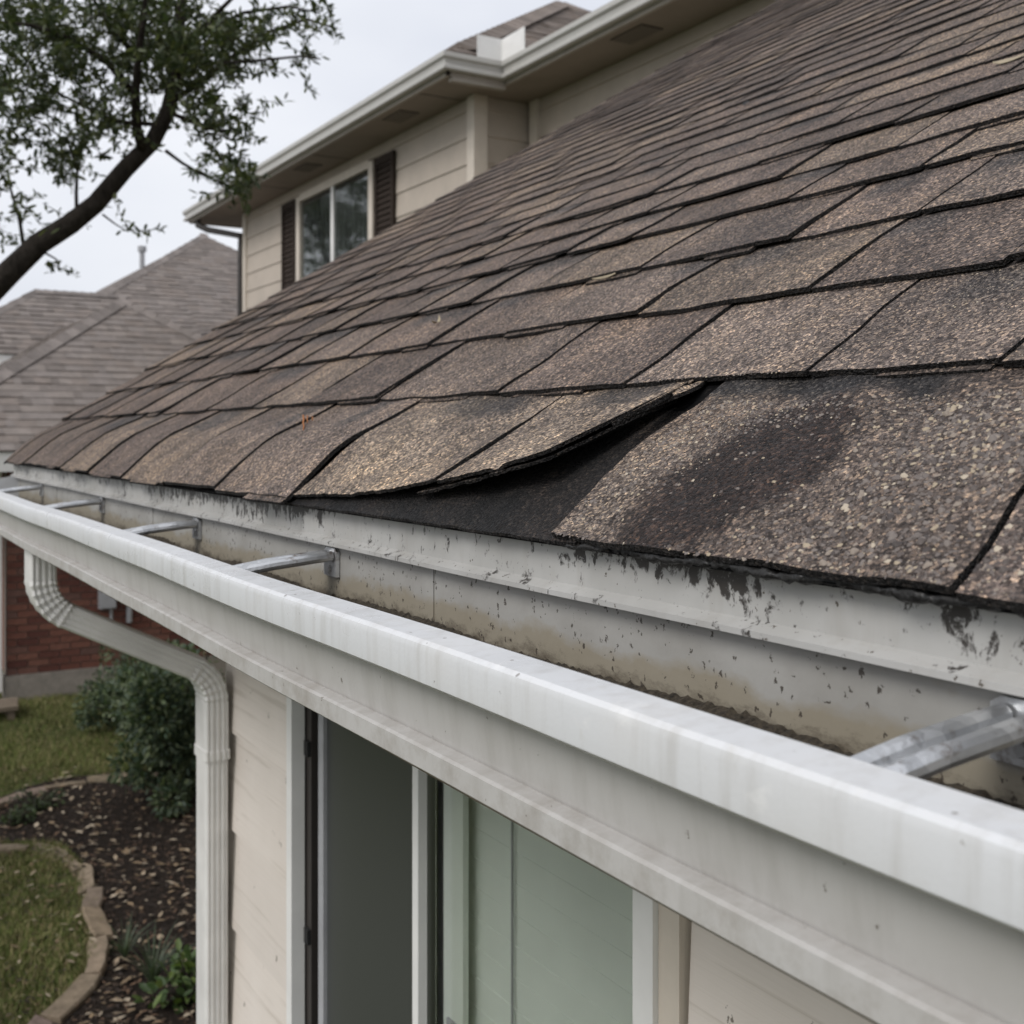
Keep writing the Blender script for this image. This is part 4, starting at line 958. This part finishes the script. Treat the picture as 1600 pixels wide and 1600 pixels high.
# ================================================================= grass, litter
def blades(name, label, regions, count, seed_, hmin, hmax, wid, pal):
    g = np.random.default_rng(seed_); pts = []
    while len(pts) < count:
        reg = regions[g.integers(len(regions))]; x = g.uniform(reg[0], reg[1]); y = 680 + 1 / g.uniform(1 / (reg[3] - 680), 1 / (reg[2] - 680)) ; p = gpt(x, y)
        if not inside(BED, p[:2]): pts.append(p[:2])
    P = np.array(pts); den = vnoise(P[:, 0] * 1.5, P[:, 1] * 1.5, 6, 1.2); ok = (g.random(len(P)) < np.clip(1.15 + 1.1 * den, .12, 1)); P = P[ok]; den = den[ok]; n = len(P)
    h = g.uniform(hmin, hmax, n) * (1 + .35 * den); a = g.uniform(0, 6.28, n); ln = g.uniform(.1, .9, n) * h
    b = np.c_[P, np.zeros(n)]; sx = np.c_[np.cos(a), np.sin(a), np.zeros(n)] * wid; bd = g.uniform(0, 6.28, n); lean = np.c_[np.cos(bd), np.sin(bd), np.zeros(n)] * ln[:, None]
    V = np.stack([b - sx, b + sx, b + lean * .4 + sx * .7 + np.c_[np.zeros((n, 2)), h * .6], b + lean * .4 - sx * .7 + np.c_[np.zeros((n, 2)), h * .6], b + lean + np.c_[np.zeros((n, 2)), h]], 1).reshape(-1, 3)
    q = np.arange(n)[:, None] * 5; F = np.concatenate([q + [0, 1, 2], q + [0, 2, 3], q + [3, 2, 4]])
    pal = np.array(pal); c = pal[g.integers(len(pal), size=n)] * g.uniform(.7, 1.25, (n, 1)) * (1 + .25 * den[:, None])
    o = mk_np(name, V, F, M['blade'], None, False, np.repeat(c, 5, 0)); tag(o, label, 'grass', kind='stuff')
PALG = [(.105, .135, .038), (.13, .155, .045), (.16, .165, .06), (.21, .185, .085), (.09, .12, .035), (.26, .22, .12)]
blades('lawn_grass', 'green and straw coloured lawn grass around the bed', [(-150, 220, 1320, 1760), (-150, 330, 1085, 1260)], 75000, 3, .025, .06, .0028, PALG)
def litter():
    g = np.random.default_rng(12); n = 0; Vs = []; Cs = []
    pal = np.array([(.34, .27, .19), (.22, .16, .10), (.42, .35, .26), (.12, .085, .06), (.05, .038, .03), (.045, .035, .03), (.03, .024, .02), (.16, .10, .065)])
    pts = []
    while n < 8500:
        x = g.uniform(-100, 420); y = 680 + 1 / g.uniform(1 / 1100, 1 / 525); p = gpt(x, y)
        ins = inside(BED, p[:2])
        if not ins and g.random() > .4: continue
        pts.append((p[0], p[1], ins)); n += 1
    for (x, y, ins) in pts:
        big = g.random() < .09; L = g.uniform(.03, .075) if big else g.uniform(.015, .05); W = L * g.uniform(.3, .6) if big else L * g.uniform(.15, .4)
        a = g.uniform(0, 6.28); c, s = math.cos(a), math.sin(a); z = g.uniform(.008, .03) if ins else g.uniform(.02, .045); tl = g.uniform(-.4, .4)
        for (u, v, h) in ((-1, 0, 0), (0, -1, .15), (1, 0, .1), (0, 1, .15)):
            Vs.append((x + u * L * c / 2 - v * W * s / 2, y + u * L * s / 2 + v * W * c / 2, z + tl * u * L * .4 + h * W))
        Cs += [pal[g.integers(0, 3)] * g.uniform(.6, 1.1) if big else pal[g.integers(3, 8)] * g.uniform(.5, 1.2)] * 4
    V = np.array(Vs); F = np.arange(len(V)).reshape(-1, 4)
    o = mk_np('leaf_litter', V, F, M['litter'], None, False, np.array(Cs)); tag(o, 'fallen leaves and bark chips scattered over the dark mulch bed', 'leaf litter', kind='stuff')
litter()

# ================================================================= foliage
def leaf_mesh(C, D, Nrm, L, W, fold=.15):
    """diamond leaves with a folded midrib: base C, axis D, normal Nrm"""
    D = D / np.linalg.norm(D, axis=1, keepdims=True); B = np.cross(D, Nrm); B /= np.linalg.norm(B, axis=1, keepdims=True) + 1e-9; N2 = np.cross(B, D)
    L = L[:, None]; W = W[:, None]
    V = np.stack([C, C + D * L * .35 + B * W * .5 + N2 * W * fold, C + D * L * .75 + B * W * .42 + N2 * W * fold, C + D * L, C + D * L * .75 - B * W * .42 + N2 * W * fold, C + D * L * .35 - B * W * .5 + N2 * W * fold], 1).reshape(-1, 3)
    q = np.arange(len(C))[:, None] * 6; F = np.concatenate([q + [0, 1, 2, 3], q + [0, 3, 4, 5]]); return V, F
def tree():
    root = thing('oak_tree', 'oak tree with dark leaning limb and small leaves at the upper left', 'tree', tuple(px3(-230, 900, 7.0)[:2]) + (0,))
    base = px3(-230, 900, 7.0); base[2] = 0; tr = MB()
    k = lambda x, y, f=7.0: px3(x, y, f)
    main = [base, base + [0, 0, .8], k(-225, 760), k(-190, 650), k(-110, 545), k(-40, 480), k(15, 425), k(62, 380), k(110, 350), k(150, 318), k(195, 265), k(238, 222), k(262, 175), k(274, 120), k(279, 60), k(284, 0), k(292, -80), k(300, -200)]
    tr.tube(main, [.19, .145, .125, .106, .092, .08, .072, .066, .061, .056, .053, .049, .045, .038, .033, .028, .024, .017], 12)
    limbs = [([(225, 240), (214, 200), (212, 150), (216, 90), (226, 20), (230, -90)], .034), ([(275, 120), (300, 60), (350, 10), (400, -40)], .022), ([(268, 160), (310, 130), (360, 90), (420, 50), (480, 30), (525, 45)], .018),
             ([(258, 235), (285, 255), (320, 275), (360, 290), (388, 295)], .010), ([(212, 150), (170, 100), (110, 60), (50, 40), (-40, 30)], .022), ([(262, 175), (300, 190), (340, 205), (372, 200)], .014), ([(120, 345), (119, 300), (121, 265), (105, 220), (60, 190)], .011), ([(216, 90), (170, 40), (130, -30)], .02),
             ([(40, 405), (30, 340), (15, 290), (-20, 240)], .012), ([(275, 110), (330, 100), (400, 95), (470, 88), (500, 92)], .011), ([(300, 60), (380, 20), (450, 10), (500, 20)], .012), ([(160, 335), (180, 350), (200, 362)], .005), ([(70, 395), (88, 405), (92, 420)], .005), ([(250, 195), (180, 190), (120, 160), (60, 130)], .014), ([(-100, 540), (-130, 400), (-120, 200), (-60, 60)], .04), ([(284, 0), (200, -120), (100, -200)], .02)]
    g = np.random.default_rng(3)
    for pts, r0 in limbs:
        f0 = 7.0; f1 = 7.0 + g.uniform(-.8, .9)
        P = [k(x, y, f0 + (f1 - f0) * i / (len(pts) - 1)) for i, (x, y) in enumerate(pts)]; n = len(P)
        tr.tube(P, [r0 * (1 - .75 * i / (n - 1)) + .002 for i in range(n)], 7)
    # clusters: x, y, rx, ry, number of twigs
    cl = [(40, 50, 70, 60, 70), (130, 45, 70, 55, 70), (215, 45, 60, 55, 70), (290, 55, 60, 60, 75), (60, 120, 70, 45, 45), (240, 110, 60, 45, 50), (310, 125, 50, 45, 48), (350, 75, 45, 50, 38), (20, 170, 40, 45, 28), (95, 185, 55, 35, 26), (175, 165, 45, 40, 26), (330, 195, 45, 32, 22), (55, 240, 45, 24, 16), (120, 245, 30, 25, 10), (175, 225, 30, 30, 12), (400, 40, 45, 30, 16), (450, 20, 35, 16, 8), (505, 38, 22, 14, 7), (470, 90, 26, 8, 5), (405, 110, 28, 16, 8), (395, 160, 30, 16, 7), (355, 245, 28, 20, 10), (385, 290, 22, 18, 17), (320, 270, 30, 12, 6), (15, 290, 18, 22, 7), (30, 345, 35, 16, 4), (5, 375, 20, 20, 4), (198, 360, 6, 4, 2), (88, 412, 6, 8, 2), (95, 275, 20, 18, 4), (60, 320, 15, 15, 2),
          (-90, 60, 90, 90, 60), (-100, 220, 80, 80, 36), (80, -90, 120, 60, 80), (280, -90, 110, 60, 70), (430, -60, 70, 40, 20), (-60, -80, 100, 80, 50), (-180, 140, 90, 120, 40)]
    C = []; D = []; tw = MB()
    for (x, y, rx, ry, nt2) in cl:
        for _ in range(int(nt2 * 1.06)):
            a = g.uniform(0, 6.28); q = math.sqrt(g.random()); f = 7.0 + g.normal(0, .45); p = k(x + rx * q * math.cos(a), y + ry * q * math.sin(a), f)
            dr = g.normal(0, 1, 3) * np.array([1, 1, .55]) + np.array([0, 0, -.1]); dr /= np.linalg.norm(dr); L = g.uniform(.10, .24)
            bend = g.normal(0, .25, 3); nlv = int(L / .0125)
            tp = [p + dr * L * s + bend * L * s * s for s in (0, .5, 1)]; tw.tube(tp, [.0028, .002, .001], 4, False)
            for i in range(nlv):
                s = (i + g.random()) / nlv; c = p + dr * L * s + bend * L * s * s; C.append(c); D.append(dr * .6 + g.normal(0, .75, 3))
                if g.random() < .35: C.append(c + g.normal(0, .012, 3)); D.append(dr * .3 + g.normal(0, .9, 3))
    C = np.array(C); D = np.array(D); n = len(C); Nn = g.normal(0, .6, (n, 3)) + np.array([0, 0, 1.])
    V, F = leaf_mesh(C, D, Nn, g.uniform(.035, .072, n), g.uniform(.013, .022, n)); pal = np.array([(1, 1, 1), (.7, .8, .75), (1.3, 1.3, 1.1), (1.7, 1.55, 1.3), (.6, .7, .6)])
    col = np.repeat(pal[g.integers(5, size=n)] * g.uniform(.8, 1.2, (n, 1)), 6, 0)
    tr.build('trunk', M['bark'], root, True); tw.build('twigs', M['bark'], root)
    mk_np('crown', V, F, M['leaf'], root, False, col)
    return root
oak = tree()
# a second oak farther down the street, outside the frame: the upstairs window mirrors it
oak2 = oak.copy(); COL.objects.link(oak2); oak2.location = (-2.2, 26.1, 0); oak2.scale = (1.5, 1.5, 1.5)
oak2['label'] = 'farther oak tree seen only as a reflection in the upstairs window'
for ch in list(oak.children):
    c = ch.copy(); COL.objects.link(c); pi = ch.matrix_parent_inverse.copy(); c.parent = oak2; c.matrix_parent_inverse = pi
oak['group'] = 'oak trees'; oak2['group'] = 'oak trees'
def shrub(name, label, ctr, rad, n, L, mat, sd_, cat='shrub', stem=True, pal=None):
    g = np.random.default_rng(sd_); ctr = np.array(ctr); root = thing(name, label, cat, (ctr[0], ctr[1], 0)); C = []; D = []
    lob = [(ctr + g.normal(0, .5, 3) * rad, rad * g.uniform(.22, .5)) for _ in range(26)]
    for i in range(n):
        c, r_ = lob[g.integers(len(lob))]; d = g.normal(0, 1, 3); d /= np.linalg.norm(d); q = g.uniform(.45, 1.05)
        p = c + d * r_ * q
        if p[2] < .03: p[2] = abs(p[2]) * .5 + .03
        C.append(p); D.append(d + g.normal(0, .6, 3))
    C = np.array(C); D = np.array(D); Nn = g.normal(0, .5, (n, 3)) + np.array([0, 0, 1])
    V, F = leaf_mesh(C, D, Nn, g.uniform(L * .6, L * 1.2, n), g.uniform(L * .3, L * .55, n)); pal = np.array(pal or [(1, 1, 1), (.6, .7, .7), (1.4, 1.35, 1.2), (.8, .9, .9), (1.9, 1.7, 1.5)])
    mk_np('foliage', V, F, mat, root, False, np.repeat(pal[g.integers(len(pal), size=n)] * g.uniform(.75, 1.2, (n, 1)), 6, 0))
    m = MB()
    for c, r_ in lob: m.tube([(ctr[0], ctr[1], 0), (ctr[0] * .6 + c[0] * .4, ctr[1] * .6 + c[1] * .4, c[2] * .5), tuple(c)], [.018, .012, .005], 5)
    m.build('stem', M['bark'], root, True)
b = gpt(262, 1262); shrub('shrub', 'dark green leafy shrub between the brick wall and the downspout', (b[0] + .10, b[1] + .1, .66), np.array([.48, .48, .58]), 9000, .06, M['bush'], 5)
b = gpt(205, 1165); shrub('shrub', 'low dark evergreen shrub at the foot of the brick wall', (b[0] + .2, b[1] + .7, .45), np.array([.5, .42, .38]), 5000, .055, M['bush'], 9)
def strappy(name, label, ctr, n, Lr, wid, mat, sd_):
    g = np.random.default_rng(sd_); root = thing(name, label, 'plant', tuple(ctr)); m = MB(); 
    for i in range(n):
        a = g.uniform(0, 6.28); L = g.uniform(*Lr); w_ = wid * g.uniform(.6, 1.1); out_ = g.uniform(.25, .75); d = np.array([math.cos(a), math.sin(a), 0]); sd2 = np.array([-d[1], d[0], 0]); V = []; F = []
        for k in range(6):
            s = k / 5; p = np.array(ctr) + d * L * out_ * s * (.5 + .5 * s) + np.array([0, 0, L * (s * (1 - out_ * .55 * s))]); ww = w_ * (1 - s) ** .6 + .0005
            V += [p - sd2 * ww, p + sd2 * ww + np.array([0, 0, .002])]
        F = [(2*k, 2*k+1, 2*k+3, 2*k+2) for k in range(5)]; m.add(V, F, [tuple(np.ones(3) * g.uniform(.6, 1.2))] * len(V))
    m.build('leaf_blades', mat, root)
p = gpt(238, 1545); strappy('strappy_plant', 'tuft of grey green strappy leaves in the mulch', (p[0], p[1], .0), 46, (.2, .42), .006, M['bush'], 2)
p = gpt(195, 1500); strappy('strappy_plant', 'thin dark tuft of grassy leaves right of the stone edging', (p[0], p[1], .0), 40, (.12, .28), .004, M['bush'], 6)
b = gpt(292, 1570); shrub('young_plant', 'bright green young leafy plant beside the downspout', (b[0], b[1], .10), np.array([.10, .10, .12]), 260, .07, M['plant'], 3, 'plant')
for (x, y, lab, s_) in ((25, 1290, 'small pale green weed tuft at the left edge of the mulch bed', .12), (60, 1262, 'sprawling weed patch in the mulch near the far edging', .16)):
    b = gpt(x, y); shrub('weed', lab, (b[0], b[1], .05), np.array([s_, s_, .05]), 260, .035, M['plant'], int(x), 'weed', pal=[(.6, .55, .9), (.8, .75, 1), (.45, .45, .6)])

# ================================================================= small things lying on the shingles
def chip(name, label, s, t, L, W, ang, m, n=.0095, curl=.003):
    u = np.linspace(-1, 1, 7); V = []; F = []
    for a in u:
        hw = W / 2 * math.sqrt(max(.02, 1 - a * a)) * (1 + .2 * math.sin(a * 9)); ca, sa = math.cos(ang), math.sin(ang)
        for b in (-1, 0, 1):
            ds_, dt_ = a * L / 2 * sa + b * hw * ca, a * L / 2 * ca - b * hw * sa
            V.append(R(np.array(s + ds_), np.array(t + dt_), np.array(n + curl * a * a + .0012 * (1 - b * b))))
    top = len(V); V += [p - np.array([0, 0, .0008]) for p in V]
    for i in range(6):
        for j in range(2): q = i * 3 + j; F.append((q, q + 1, q + 4, q + 3)); F.append((top + q, top + q + 3, top + q + 4, top + q + 1))
    o = mk(name, V, F, m, None, True); tag(o, label, 'leaf'); return o
s, t = px_roof(942, 432, .010); chip('dry_leaf', 'long pale dry leaf lying on the shingles mid roof', s, t, .075, .011, .12, M['dry'])
s, t = px_roof(1580, 92, .010); chip('dry_leaf', 'pale curled leaf on the shingles at the right picture edge', s, t, .06, .018, .1, M['dry'])
s, t = px_roof(1168, 160, .010); chip('dry_leaf', 'small yellow green leaf high on the roof slope', s, t, .03, .022, .3, M['plant'])
o = chip('dry_leaf', 'tiny curled husk on the shingle joint left of the lifted tab', *px_roof(684, 503, .010), .022, .008, 1.2, M['dry'], curl=.008)
